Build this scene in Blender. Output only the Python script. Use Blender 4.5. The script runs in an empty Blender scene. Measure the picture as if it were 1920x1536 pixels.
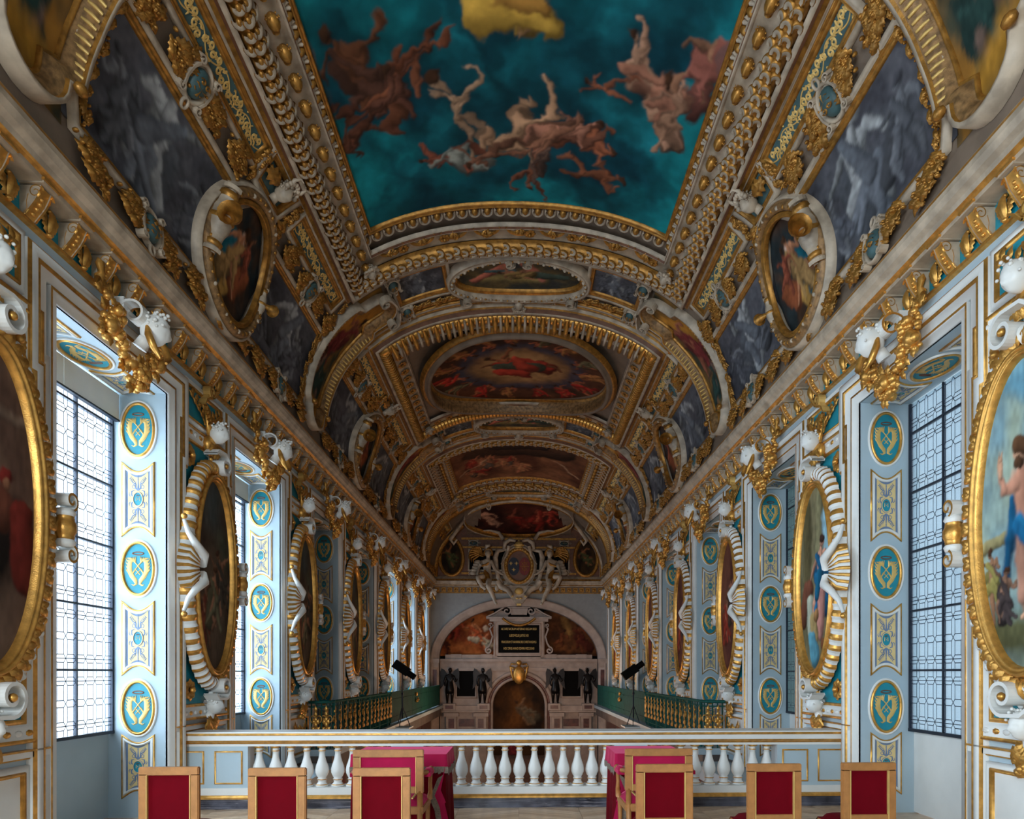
import bpy, math, random
import numpy as np
from mathutils import Matrix, Vector
random.seed(7); RNG = np.random.default_rng(7)
PI = math.pi
C = bpy.context.scene.collection
SC = bpy.context.scene
# ---------------------------------------------------------------- camera, world, light, exposure
EYE = 1.63
cam_d = bpy.data.cameras.new('camera'); cam = bpy.data.objects.new('camera', cam_d); C.objects.link(cam)
SC.camera = cam
YAW = math.radians(1.9)
cam.location = (0, 0, EYE); cam.rotation_euler = (PI/2, 0, -YAW)
cam_d.sensor_width = 36; cam_d.lens = 24.0; cam_d.clip_start = 0.05; cam_d.clip_end = 200
cam_d.shift_x = (960-973-1280*math.tan(YAW))/1920; cam_d.shift_y = (1263-768)/1920
world = bpy.data.worlds.new('world'); SC.world = world; world.use_nodes = True
wb = world.node_tree.nodes['Background']; wb.inputs[0].default_value = (0.86, 0.93, 1.0, 1); wb.inputs[1].default_value = 1.3
SC.view_settings.view_transform = 'Standard'; SC.view_settings.look = 'None'; SC.view_settings.gamma = 1
SC.view_settings.use_curve_mapping = False; SC.view_settings.exposure = 0.88
SC.cycles.max_bounces = 6; SC.cycles.diffuse_bounces = 4; SC.cycles.glossy_bounces = 3; SC.cycles.transparent_max_bounces = 8
SC.cycles.sample_clamp_indirect = 4.0
def area(name, loc, rot, sx, sy, power, col):
    l = bpy.data.lights.new(name, 'AREA'); l.shape = 'RECTANGLE'; l.size = sx; l.size_y = sy; l.energy = power; l.color = col
    o = bpy.data.objects.new(name, l); C.objects.link(o); o.location = loc; o.rotation_euler = rot; return o
WX = 4.0
WIN = [(2.3+3.7*k, 4.21+3.7*k) for k in range(0, 8)]          # windows 0 (beside the camera) to 7
for k, (y0, y1) in enumerate(WIN):                              # daylight outside the left windows that are open to the sky
    p = {0: 200, 1: 185, 2: 165, 5: 70, 6: 70, 7: 55}.get(k, 0)
    if p: area('daylight', (-WX-1.05, (y0+y1)/2, 2.8), (0, -PI/2, 0), 3.9, 2.2, p, (0.74, 0.87, 1.0))
area('daylight', (-2.6, -3.6, 3.0), (math.radians(73), 0, math.radians(-24)), 3.0, 3.4, 470, (0.80, 0.92, 1.0))   # fill lamp added inside the room, for daylight from behind the camera

for (x, y, z, e) in ((-1.2, 25.5, 0.0, 62), (1.2, 25.5, 0.0, 62), (0, 17.0, -2.2, 150)):           # unseen warm point lights added to tint nave and vault
    l = bpy.data.lights.new('nave_fill', 'POINT'); l.energy = e; l.color = (1.0, 0.62, 0.38); l.shadow_soft_size = .35
    o = bpy.data.objects.new('nave_fill', l); C.objects.link(o); o.location = (x, y, z)
def spot(loc, tgt, e, ang, col):
    l = bpy.data.lights.new('spot_beam', 'SPOT'); l.energy = e; l.color = col; l.spot_size = math.radians(ang); l.spot_blend = .6; l.shadow_soft_size = .06
    o = bpy.data.objects.new('spot_beam', l); C.objects.link(o); o.location = loc
    o.rotation_euler = (Vector(tgt)-Vector(loc)).to_track_quat('-Z', 'Y').to_euler()
spot((-3.1, 19.6, 1.70), (0.8, 31, 1.4), 110, 30, (1, .6, .36)); spot((3.1, 19.6, 1.70), (-0.8, 31, 2.4), 90, 30, (1, .6, .36))
# ---------------------------------------------------------------- helpers
def lin(c):
    c = np.asarray(c, float)/255.0
    return np.where(c <= .04045, c/12.92, ((c+.055)/1.055)**2.4)
MATS = {}
def mat(name, col, rough=.5, metal=0.0, var=.12, scale=6.0, bump=0.0, sheen=0.0, col2=None, spec=.5, detail=4, contrast=(.35, .65)):
    if name in MATS: return MATS[name]
    m = bpy.data.materials.new(name); m.use_nodes = True; nt = m.node_tree; N = nt.nodes; L = nt.links
    p = N['Principled BSDF']; c = lin(col)
    tc = N.new('ShaderNodeTexCoord'); no = N.new('ShaderNodeTexNoise'); no.inputs['Scale'].default_value = scale; no.inputs['Detail'].default_value = detail
    L.new(tc.outputs['Object'], no.inputs['Vector'])
    cr = N.new('ShaderNodeValToRGB'); e = cr.color_ramp.elements; e[0].position = contrast[0]; e[1].position = contrast[1]
    c2 = lin(col2) if col2 is not None else np.clip(c*(1-var*2), 0, 1)
    e[0].color = (*c2, 1); e[1].color = (*c, 1)
    L.new(no.outputs['Fac'], cr.inputs['Fac']); L.new(cr.outputs['Color'], p.inputs['Base Color'])
    p.inputs['Roughness'].default_value = rough; p.inputs['Metallic'].default_value = metal; p.inputs['Specular IOR Level'].default_value = spec
    if sheen:
        p.inputs['Sheen Weight'].default_value = sheen; p.inputs['Sheen Roughness'].default_value = .35; p.inputs['Sheen Tint'].default_value = (*np.clip(c*3+.15, 0, 1), 1)
    if bump:
        b = N.new('ShaderNodeBump'); b.inputs['Strength'].default_value = bump; b.inputs['Distance'].default_value = .01
        n2 = N.new('ShaderNodeTexNoise'); n2.inputs['Scale'].default_value = scale*6; L.new(tc.outputs['Object'], n2.inputs['Vector'])
        L.new(n2.outputs['Fac'], b.inputs['Height']); L.new(b.outputs['Normal'], p.inputs['Normal'])
    MATS[name] = m; return m
def paint_mat():
    m = bpy.data.materials.new('oil_painting'); m.use_nodes = True; N = m.node_tree.nodes; L = m.node_tree.links; p = N['Principled BSDF']
    a = N.new('ShaderNodeVertexColor'); a.layer_name = 'paint'; no = N.new('ShaderNodeTexNoise'); no.inputs['Scale'].default_value = 9; no.inputs['Detail'].default_value = 8
    tc = N.new('ShaderNodeTexCoord'); L.new(tc.outputs['Object'], no.inputs['Vector'])
    mx = N.new('ShaderNodeMix'); mx.data_type = 'RGBA'; mx.blend_type = 'MULTIPLY'; mx.inputs[0].default_value = .35
    L.new(a.outputs['Color'], mx.inputs[6]); L.new(no.outputs['Color'], mx.inputs[7]); 
    g = N.new('ShaderNodeRGBToBW'); L.new(no.outputs['Color'], g.inputs[0]); mr = N.new('ShaderNodeMapRange'); mr.inputs[1].default_value = .3; mr.inputs[2].default_value = .6; mr.inputs[3].default_value = .75; mr.inputs[4].default_value = 1.25
    L.new(g.outputs[0], mr.inputs[0]); L.new(mr.outputs[0], mx.inputs[7]); L.new(mx.outputs[2], p.inputs['Base Color']); p.inputs['Roughness'].default_value = .7
    p.inputs['Specular IOR Level'].default_value = .12
    return m
M_WALL = mat('blue_grey_paint', (172, 190, 199), .45, var=.04, scale=2)
M_WHITE = mat('white_paint', (224, 224, 220), .42, var=.04, scale=3)
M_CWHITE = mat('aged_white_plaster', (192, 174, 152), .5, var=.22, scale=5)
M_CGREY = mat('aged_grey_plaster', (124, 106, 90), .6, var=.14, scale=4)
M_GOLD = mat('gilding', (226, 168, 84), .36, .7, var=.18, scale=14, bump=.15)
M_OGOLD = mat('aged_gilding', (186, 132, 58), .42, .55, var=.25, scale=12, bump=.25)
M_PGOLD = mat('gold_paint', (222, 184, 108), .45, .25, var=.08, scale=12)
M_TEAL = mat('teal_paint', (22, 138, 156), .5, var=.08, scale=8)
M_CTEAL = mat('dull_teal_paint', (62, 92, 94), .55, var=.15, scale=8)
M_OCHRE = mat('ochre_plaster', (160, 122, 78), .5, .2, var=.3, scale=16, bump=.3)
M_CREAM = mat('yellow_ochre_paint', (226, 198, 136), .55, var=.05, scale=8)
M_SLATE = mat('slate_blue_paint', (112, 130, 158), .5, var=.10, scale=8)
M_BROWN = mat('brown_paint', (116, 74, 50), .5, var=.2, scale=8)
M_RED = mat('crimson_velvet', (104, 0, 16), .9, var=.14, scale=3, sheen=.04, bump=.2, spec=.1)
M_RED_SHEEN = mat('crimson_velvet_sheen', (168, 14, 66), .8, var=.10, scale=4, sheen=.5, bump=.2, spec=.2)  # the same crimson velvet, its pink sheen put into the base colour
M_WOOD = mat('gilded_chair_wood', (172, 116, 62), .5, .15, var=.10, scale=18, bump=.1)
M_FRINGE = mat('tarnished_fringe', (128, 112, 96), .7, .2, var=.2, scale=60)
M_MARB = mat('dark_marble', (96, 98, 112), .22, var=.3, scale=3, col2=(36, 36, 46))
M_PARQ = [mat('oak_parquet_%d' % i, c, .32, var=.12, scale=9) for i, c in enumerate(((216, 186, 154), (202, 170, 138), (226, 198, 168)))]
M_IRON = mat('dark_iron', (38, 46, 60), .5, .4)
M_LEAD = mat('lead_came', (52, 62, 78), .5, .3)
M_BRONZE = mat('dark_bronze', (34, 28, 26), .35, .6, var=.2)
M_BLACK = mat('black_stone', (8, 7, 7), .7, spec=.1)
M_GREEN = mat('green_ironwork', (34, 88, 80), .75, 0, var=.12, spec=.15)
M_LOW = mat('dark_nave_stone', (104, 92, 86), .7, var=.2, scale=2)
M_STONE = mat('warm_marble', (178, 158, 146), .45, var=.12, scale=3)
M_RMARB = mat('red_marble', (110, 60, 50), .35, var=.3, scale=5)
M_PAINT = paint_mat()
def dark_marble_veins():
    N = M_MARB.node_tree.nodes; L = M_MARB.node_tree.links; v = N.new('ShaderNodeTexNoise'); v.inputs['Scale'].default_value = 3.2; v.inputs['Detail'].default_value = 9; v.inputs['Distortion'].default_value = 1.6
    cr = N.new('ShaderNodeValToRGB'); e = cr.color_ramp.elements; e[0].position = .485; e[1].position = .5; e[0].color = (0, 0, 0, 1); e[1].color = (1, 1, 1, 1); x = e.new(.515); x.color = (0, 0, 0, 1)
    L.new(v.outputs['Fac'], cr.inputs[0]); mx = N.new('ShaderNodeMix'); mx.data_type = 'RGBA'; L.new(cr.outputs[0], mx.inputs[0])
    old = [n for n in N if n.type == 'VALTORGB'][0]; L.new(old.outputs[0], mx.inputs[6]); mx.inputs[7].default_value = (.35, .33, .36, 1)
    L.new(mx.outputs[2], N['Principled BSDF'].inputs['Base Color'])
dark_marble_veins()
def glass_mat(name, tint, clear):
    m = bpy.data.materials.new(name); m.use_nodes = True; N = m.node_tree.nodes; L = m.node_tree.links; N.clear()
    o = N.new('ShaderNodeOutputMaterial'); t = N.new('ShaderNodeBsdfTransparent'); d = N.new('ShaderNodeBsdfPrincipled'); mx = N.new('ShaderNodeMixShader')
    t.inputs[0].default_value = (.93, .97, 1, 1); d.inputs['Base Color'].default_value = (*lin(tint), 1); d.inputs['Roughness'].default_value = .12
    mx.inputs[0].default_value = 1-clear; L.new(t.outputs[0], mx.inputs[1]); L.new(d.outputs[0], mx.inputs[2]); L.new(mx.outputs[0], o.inputs[0]); return m
M_GLASS = glass_mat('window_glass', (230, 240, 250), .85)
M_PALE = glass_mat('pale_frosted_glass', (220, 232, 232), .34)
M_DULL = mat('dull_green_glass', (120, 148, 146), .25, var=.06, scale=1.5)
M_NIGHT = mat('unlit_glass', (60, 66, 70), .2)

WM = {}
I4 = Matrix.Identity(4)
def link(o, parent=None, M=None):
    C.objects.link(o); M = I4 if M is None else M
    if parent is not None:
        o.parent = parent; o.matrix_parent_inverse = WM[parent.name].inverted_safe()
    o.matrix_basis = M; WM[o.name] = M
    return o
def tag(o, label=None, cat=None, group=None, kind=None):
    if label: o['label'] = label
    if cat: o['category'] = cat
    if group: o['group'] = group
    if kind: o['kind'] = kind
    return o
def thing(name, loc, label, cat, group=None, kind=None):
    o = bpy.data.objects.new(name, None); o.empty_display_size = .1
    return tag(link(o, None, Matrix.Translation(Vector(loc))), label, cat, group, kind)
def inst(name, me, parent=None, M=None):
    return link(bpy.data.objects.new(name, me), parent, M)
def copytree(o, dM, parent=None):
    kids = [c for c in o.children]
    c = o.copy(); C.objects.link(c); W = dM @ WM[o.name]; c.parent = parent
    if parent is not None: c.matrix_parent_inverse = WM[parent.name].inverted_safe()
    c.matrix_basis = W; WM[c.name] = W
    for k in kids: copytree(k, dM, c)
    return c
class MB:
    def __init__(s): s.v = []; s.n = 0; s.f = []; s.m = []; s.sm = []; s.col = []
    def add(s, V, F, m=0, smooth=True):
        V = np.asarray(V, float).reshape(-1, 3); s.v.append(V)
        n = s.n; s.f.extend([tuple(i+n for i in f) for f in F])
        if isinstance(m, (list, tuple, np.ndarray)): s.m.extend(m)
        else: s.m.extend([m]*len(F))
        s.sm.extend([smooth]*len(F)); s.n += len(V); return s
    def grid(s, P, cn=False, cm=False, m=0, smooth=True, flip=False):
        P = np.asarray(P, float); n, k = P.shape[:2]; F = []; ms = []
        for i in range(n if cn else n-1):
            i2 = (i+1) % n
            for j in range(k if cm else k-1):
                j2 = (j+1) % k; q = (i*k+j, i2*k+j, i2*k+j2, i*k+j2)
                F.append(q[::-1] if flip else q); ms.append(m[j] if isinstance(m, (list, tuple)) else m)
        return s.add(P.reshape(-1, 3), F, ms, smooth)
    def box(s, x0, x1, y0, y1, z0, z1, m=0, mp=None):
        V = np.array([(x, y, z) for x in (x0, x1) for y in (y0, y1) for z in (z0, z1)], float)
        F = [(0, 1, 3, 2), (4, 6, 7, 5), (0, 4, 5, 1), (2, 3, 7, 6), (0, 2, 6, 4), (1, 5, 7, 3)]
        if mp is not None: V = mp(V[:, 0], V[:, 1], V[:, 2])
        return s.add(V, F, m, False)
    def prism(s, poly, h0, h1, m=0, mp=None, mside=None, smooth=False):
        P = np.array(poly, float); n = len(P); z0 = np.full(n, h0); z1 = np.full(n, h1)
        mp = mp or ident
        V = np.concatenate([mp(P[:, 0], P[:, 1], z0), mp(P[:, 0], P[:, 1], z1)])
        F = [tuple(range(n, 2*n)), tuple(range(n-1, -1, -1))]+[(i, (i+1) % n, n+(i+1) % n, n+i) for i in range(n)]
        return s.add(V, F, [m, m]+[m if mside is None else mside]*n, smooth)
    def tube(s, path, r, k=8, m=0, closed=False, caps=True):
        P = np.array(path, float); n = len(P); r = np.broadcast_to(np.asarray(r, float), (n,)) if np.ndim(r) < 2 else r
        if closed: T = np.roll(P, -1, 0)-np.roll(P, 1, 0)
        else: T = np.gradient(P, axis=0)
        T /= np.linalg.norm(T, axis=1)[:, None]+1e-9
        a = np.array([0, 0, 1.0]) if abs(T[0][2]) < .9 else np.array([1.0, 0, 0]); A = np.zeros_like(P); prev = a
        for i in range(n):
            x = prev-T[i]*np.dot(prev, T[i]); x /= np.linalg.norm(x)+1e-9; A[i] = x; prev = x
        B = np.cross(T, A); th = np.linspace(0, 2*PI, k, endpoint=False)
        G = P[:, None]+(A[:, None]*np.cos(th)[None, :, None]+B[:, None]*np.sin(th)[None, :, None])*np.asarray(r)[:, None, None]
        b = s.n; s.grid(G, closed, True, m)
        if caps and not closed:
            s.f += [tuple(b+j for j in range(k))[::-1], tuple(b+(n-1)*k+j for j in range(k))]; s.m += [m, m]; s.sm += [False, False]
        return s
    def lathe(s, prof, k=16, m=0, c=(0, 0, 0)):
        R = np.array(prof, float); th = np.linspace(0, 2*PI, k, endpoint=False)
        G = np.stack([R[:, 0, None]*np.cos(th)+c[0], R[:, 0, None]*np.sin(th)+c[1], np.broadcast_to(R[:, 1, None]+c[2], (len(R), k))], -1)
        return s.grid(G, False, True, m if isinstance(m, int) else 0, flip=True) if isinstance(m, int) else s.latm(G, m)
    def latm(s, G, m):
        n, k = G.shape[:2]; F = []; ms = []
        for i in range(n-1):
            for j in range(k): F.append((i*k+j, i*k+(j+1) % k, (i+1)*k+(j+1) % k, (i+1)*k+j)); ms.append(m[i])
        return s.add(G.reshape(-1, 3), F, ms)
    def ball(s, c, r, m=0, k=8, mp=None):
        r = np.broadcast_to(np.asarray(r, float), (3,)); n = max(4, k*3//4)
        ph = np.linspace(0, PI, n+1)[:, None]; th = np.linspace(0, 2*PI, k, endpoint=False)[None]
        G = np.stack([c[0]+r[0]*np.sin(ph)*np.cos(th), c[1]+r[1]*np.sin(ph)*np.sin(th), c[2]+r[2]*np.cos(ph)+0*th], -1)
        if mp is not None: G = mp(G[..., 0], G[..., 1], G[..., 2])
        return s.grid(G, False, True, m, flip=True)
    def sweep(s, pts, closed, prof, m=0, mp=None):
        """mouldings: prof is [(offset to the left of the path, height)], mp maps (a,b,h)"""
        P = np.array(pts, float); n = len(P); mp = mp or ident
        nx = np.roll(P, -1, 0)-P; pv = P-np.roll(P, 1, 0)
        if not closed: nx[-1] = pv[-1]; pv[0] = nx[0]
        nx /= np.linalg.norm(nx, axis=1)[:, None]+1e-9; pv /= np.linalg.norm(pv, axis=1)[:, None]+1e-9
        N1 = np.stack([-nx[:, 1], nx[:, 0]], 1); N0 = np.stack([-pv[:, 1], pv[:, 0]], 1)
        Mi = (N1+N0)/np.maximum(1+(N1*N0).sum(1), .35)[:, None]
        pr = np.array(prof, float)
        A = P[:, None, 0]+Mi[:, None, 0]*pr[None, :, 0]; B = P[:, None, 1]+Mi[:, None, 1]*pr[None, :, 0]; H = np.broadcast_to(pr[None, :, 1], A.shape)
        return s.grid(mp(A, B, H), closed, False, m)
    def stroke(s, pts, w, h0, h1, m=0, mp=None, closed=False):
        P = np.array(pts, float); n = len(P); mp = mp or ident; w = np.broadcast_to(np.asarray(w, float), (n,))
        T = (np.roll(P, -1, 0)-np.roll(P, 1, 0)) if closed else np.gradient(P, axis=0)
        T /= np.linalg.norm(T, axis=1)[:, None]+1e-9; N = np.stack([-T[:, 1], T[:, 0]], 1)
        a, b = P+N*w[:, None]/2, P-N*w[:, None]/2
        G = np.stack([mp(b[:, 0], b[:, 1], np.full(n, h0)), mp(P[:, 0], P[:, 1], np.full(n, h1)), mp(a[:, 0], a[:, 1], np.full(n, h0))], 1)
        return s.grid(G, closed, False, m)
    def mesh(s, name, mats):
        me = bpy.data.meshes.new(name); V = np.concatenate(s.v) if s.v else np.zeros((0, 3))
        me.from_pydata(V.tolist(), [], s.f)
        for x in (mats if isinstance(mats, (list, tuple)) else [mats]): me.materials.append(x)
        me.polygons.foreach_set('material_index', s.m); me.polygons.foreach_set('use_smooth', s.sm)
        me.update(); return me
    def build(s, name, mats, parent=None, M=None):
        return inst(name, s.mesh(name, mats), parent, M)
def ident(a, b, h): return np.stack(np.broadcast_arrays(a, b, h), -1).astype(float)
def dense(pts, step, closed=True):
    P = [np.array(p, float) for p in pts]; out = []
    for i in range(len(P) if closed else len(P)-1):
        a, b = P[i], P[(i+1) % len(P)]; n = max(1, int(np.ceil(np.linalg.norm(b-a)/step)))
        out += [a+(b-a)*j/n for j in range(n)]
    if not closed: out.append(P[-1])
    return np.array(out)
def ell(cx, cy, rx, ry, n=48, a0=0, a1=2*PI, p=2.0):
    t = np.linspace(a0, a1, n, endpoint=abs(a1-a0-2*PI) > 1e-6); c, s_ = np.cos(t), np.sin(t)
    return np.stack([cx+rx*np.sign(c)*abs(c)**(2/p), cy+ry*np.sign(s_)*abs(s_)**(2/p)], 1)
def spiral(cx, cy, r0, r1, a0, turns, n=24):
    t = np.linspace(0, 1, n); a = a0+turns*2*PI*t; r = r0+(r1-r0)*t
    return np.stack([cx+r*np.cos(a), cy+r*np.sin(a)], 1)
def rect(x0, x1, y0, y1): return [(x0, y0), (x1, y0), (x1, y1), (x0, y1)]
ARC = [(0, 0), (.0, .5), (.15, .85), (.5, 1), (.85, .85), (1, .5), (1, 0)]
def ogee(w, h, o=0.0, b=0.0): return [(o+x*w, b+y*h) for x, y in ARC]
# ---------------------------------------------------------------- vault surface: (Y, u, h), u = arc length from the crown, + to the right
_a, _b, _n, _z0 = 3.8, 2.8, 2.2, 4.5+EYE
_t = np.linspace(0, PI/2, 9000)
_X = np.concatenate([_a*np.cos(_t[::-1])**(2/_n), [3.8, 3.8]]); _Z = np.concatenate([_z0+_b*np.sin(_t[::-1])**(2/_n), [_z0-.01, _z0-.9]])
_s = np.concatenate([[0], np.cumsum(np.hypot(np.diff(_X), np.diff(_Z)))])
_sg = np.linspace(0, _s[-1], 700); _Xg = np.interp(_sg, _s, _X); _Zg = np.interp(_sg, _s, _Z)
_tx = np.gradient(_Xg, _sg); _tz = np.gradient(_Zg, _sg); _q = np.hypot(_tx, _tz); _tx /= _q; _tz /= _q; _tx[0] = 1; _tz[0] = 0
def V(Y, u, h):
    Y, u, h = np.broadcast_arrays(Y, u, h); a = np.abs(u); sg = np.where(u < 0, -1.0, 1.0)
    x = np.interp(a, _sg, _Xg); z = np.interp(a, _sg, _Zg); tx = np.interp(a, _sg, _tx); tz = np.interp(a, _sg, _tz)
    return np.stack([sg*(x+tz*h), Y+0*x, z-tx*h], -1)
def VF(Y, u, h=0, rot=0.0, s=1.0):
    """frame on the vault: local x along +Y, z inward (down), y across"""
    p = V(Y, u, h); a = abs(u); sg = -1 if u < 0 else 1; tx = np.interp(a, _sg, _tx); tz = np.interp(a, _sg, _tz)
    n = Vector((sg*tz, 0, -tx)); x = Vector((0, 1, 0)); y = n.cross(x)
    M = Matrix((x, y, n)).transposed().to_4x4(); M.translation = Vector(p.tolist())
    S = Matrix.Diagonal((s, s, s, 1)) if np.isscalar(s) else Matrix.Diagonal((*s, 1))
    return M @ Matrix.Rotation(rot, 4, 'Z') @ S
def Vs(sgn, dY=0.0):
    return lambda Y, u, h: V(np.asarray(Y)+dY, sgn*np.asarray(u), h)
def wallmap(side):      # (a along Y, b height, h out of the wall)
    return (lambda a, b, h: np.stack(np.broadcast_arrays(-WX+h, a, b), -1)) if side < 0 else (lambda a, b, h: np.stack(np.broadcast_arrays(WX-h, a, b), -1))
def WF(side, Y, z, h=0, rot=0.0, s=1.0):
    if side < 0: cols = (Vector((0, 1, 0)), Vector((0, 0, 1)), Vector((1, 0, 0))); p = Vector((-WX+h, Y, z))
    else: cols = (Vector((0, -1, 0)), Vector((0, 0, 1)), Vector((-1, 0, 0))); p = Vector((WX-h, Y, z))
    M = Matrix(cols).transposed().to_4x4(); M.translation = p
    S = Matrix.Diagonal((s, s, s, 1)) if np.isscalar(s) else Matrix.Diagonal((*s, 1))
    return M @ Matrix.Rotation(rot, 4, 'Z') @ S
def FY(x, y, z, rot=0.0, s=1.0):   # frame facing the camera: local x = X, y = Z, z = -Y
    M = Matrix((Vector((1, 0, 0)), Vector((0, 0, 1)), Vector((0, -1, 0)))).transposed().to_4x4(); M.translation = Vector((x, y, z))
    S = Matrix.Diagonal((s, s, s, 1)) if np.isscalar(s) else Matrix.Diagonal((*s, 1))
    return M @ Matrix.Rotation(rot, 4, 'Z') @ S
ORD = ['nearest', 'second', 'third', 'fourth', 'fifth', 'sixth', 'seventh', 'eighth', 'ninth']
SIDE = {-1: 'left', 1: 'right'}
# ---------------------------------------------------------------- painted canvases (vertex colours on dense grids)
class Paint:
    sf = 1.6; wp = 1.0
    def __init__(s, w, h, bg, bg2=None, seed=0):
        s.w, s.h = w, h; s.r = np.random.default_rng(seed); s.a = np.zeros((h, w, 3)); s.a[:] = lin(bg)
        s.yy, s.xx = np.mgrid[0:h, 0:w].astype(float); s.asp = w/h
        if bg2 is not None:
            n = s.noise(4)*.6+s.noise(9)*.4; n = np.clip((n-.3)/.4, 0, 1)[..., None]; s.a = s.a*(1-n)+lin(bg2)*n
    def noise(s, k):
        g = s.r.random((k+2, int(k*max(1, s.asp))+2)); H, W = g.shape
        y = s.yy/s.h*(H-1.01); x = s.xx/s.w*(W-1.01); i = y.astype(int); j = x.astype(int); fy = y-i; fx = x-j
        fy = fy*fy*(3-2*fy); fx = fx*fx*(3-2*fx)
        return (g[i, j]*(1-fx)+g[i, j+1]*fx)*(1-fy)+(g[i+1, j]*(1-fx)+g[i+1, j+1]*fx)*fy
    def blend(s, m, c, y0=0, y1=None, x0=0, x1=None):
        s.a[y0:y1, x0:x1] = s.a[y0:y1, x0:x1]*(1-m[..., None])+c*m[..., None]
    def limb(s, x0, y0, x1, y1, r0, r1, col, soft=.12, amb=.28):
        """a rounded form shaded by the painter; coordinates in units of the canvas height, y up"""
        soft = soft*s.sf; h = s.h; X0, Y0, X1, Y1 = x0*h, (1-y0)*h, x1*h, (1-y1)*h; R0, R1 = r0*h, r1*h; R = max(R0, R1)+2
        a, b = int(max(0, min(X0, X1)-R)), int(min(s.w, max(X0, X1)+R+1)); c, d = int(max(0, min(Y0, Y1)-R)), int(min(s.h, max(Y0, Y1)+R+1))
        if a >= b or c >= d: return
        xx, yy = s.xx[c:d, a:b], s.yy[c:d, a:b]; dx, dy = X1-X0, Y1-Y0; L = dx*dx+dy*dy+1e-9
        t = np.clip(((xx-X0)*dx+(yy-Y0)*dy)/L, 0, 1); px, py = X0+t*dx, Y0+t*dy; r = R0+(R1-R0)*t
        ox, oy = (xx-px)/r, (yy-py)/r; q = ox*ox+oy*oy; m = np.clip((1-np.sqrt(q))/soft, 0, 1)
        nz = np.sqrt(np.clip(1-q, 0, 1)); l = np.clip(-.45*ox-.55*oy+.7*nz, 0, 1)
        lc = lin(col); s.blend(m, lc*(amb+(1.15-amb)*l[..., None]**1.2), c, d, a, b)
    def figure(s, x, y, k, rot=0.0, skin=(196, 150, 120), cloth=None, seed=0, hair=(70, 45, 30)):
        r = random.Random(seed); c, n = math.cos(rot), math.sin(rot)
        def T(a, b): return (x+(a*c-b*n)*k, y+(a*n+b*c)*k)
        def L(a, b, r0, r1, col): s.limb(*T(*a), *T(*b), r0*k, r1*k, col)
        dk = tuple(v*.8 for v in skin); u = r.uniform
        hip = (0, 0); ch = (u(-.05, .05), .3); nk = (ch[0]+u(-.03, .03), .44); hd = (nk[0]+u(-.06, .06), .54)
        k1 = (u(-.32, -.05), u(-.4, -.2)); f1 = (k1[0]+u(-.2, .25), k1[1]-u(.15, .4)); k2 = (u(.05, .34), u(-.4, -.1)); f2 = (k2[0]+u(-.25, .2), k2[1]-u(.1, .4))
        e1 = (-.2-u(0, .15), ch[1]+u(-.2, .25)); h1 = (e1[0]+u(-.22, .1), e1[1]+u(-.2, .25)); e2 = (.2+u(0, .15), ch[1]+u(-.2, .25)); h2 = (e2[0]+u(-.1, .22), e2[1]+u(-.2, .25))
        if cloth: L((-.15, .1), (u(-.3, .3), -.45), .16, .22, tuple(v*.75 for v in cloth))
        L((-.12, .38), e1, .06, .045, dk); L(e1, h1, .045, .03, dk); L(h1, h1, .035, .03, dk)
        L((-.06, -.02), k1, .10, .07, skin); L(k1, f1, .068, .035, skin); L((.06, -.02), k2, .10, .07, dk); L(k2, f2, .068, .035, dk)
        L(hip, ch, .12, .145, skin); hl = tuple(min(255, v*1.12) for v in skin)
        for _ in range(7): px, py = u(-.09, .09), u(.0, .4); L((px, py), (px+u(-.02, .02), py+u(-.02, .02)), .035, .03, hl if _ % 2 else dk)
        L((ch[0]-.07, ch[1]+.05), (ch[0]+.08, ch[1]+.03), .085, .085, tuple(min(255, v*1.06) for v in skin))
        L((.12, .38), e2, .062, .045, skin); L(e2, h2, .045, .03, skin); L(h2, h2, .035, .03, skin); L(ch, nk, .06, .05, skin)
        L(hd, (hd[0], hd[1]+.02), .075, .075, skin); L((hd[0]-.01, hd[1]+.05), (hd[0]+.03, hd[1]+.07), .075, .07, hair)
        if cloth:
            for _ in range(4): L((u(-.2, .2), u(-.1, .05)), (u(-.35, .35), u(-.6, -.2)), .09, .05, cloth)
            L((-.15, .4), (.1, 0), .06, .1, cloth)
    def warp(s, k, amt):
        n1, n2 = s.noise(k)-.5, s.noise(k)-.5; n1 += .5*(s.noise(k*3)-.5); n2 += .5*(s.noise(k*3)-.5)
        y = np.clip(s.yy+n1*amt*s.h, 0, s.h-1).astype(int); x = np.clip(s.xx+n2*amt*s.h, 0, s.w-1).astype(int); s.a = s.a[y, x]
    def glaze(s, k, amt):
        s.warp(7, .05*s.wp); s.warp(22, .022*s.wp)
        b = s.a.copy()
        for ax in (0, 1): b = (np.roll(b, 1, ax)+2*b+np.roll(b, -1, ax))/4
        s.a = b; l = s.noise(30)[..., None]; s.a = s.a*(.8+.4*l)
        n = s.noise(k)[..., None]; s.a *= (1-amt+2*amt*n)
    def sample(s, u, v):   # u, v in 0..1, v up
        x = np.clip(u*(s.w-1), 0, s.w-1.001); y = np.clip((1-v)*(s.h-1), 0, s.h-1.001); i = y.astype(int); j = x.astype(int); fy = (y-i)[..., None]; fx = (x-j)[..., None]
        a = s.a; return (a[i, j]*(1-fx)+a[i, j+1]*fx)*(1-fy)+(a[i+1, j]*(1-fx)+a[i+1, j+1]*fx)*fy
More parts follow.
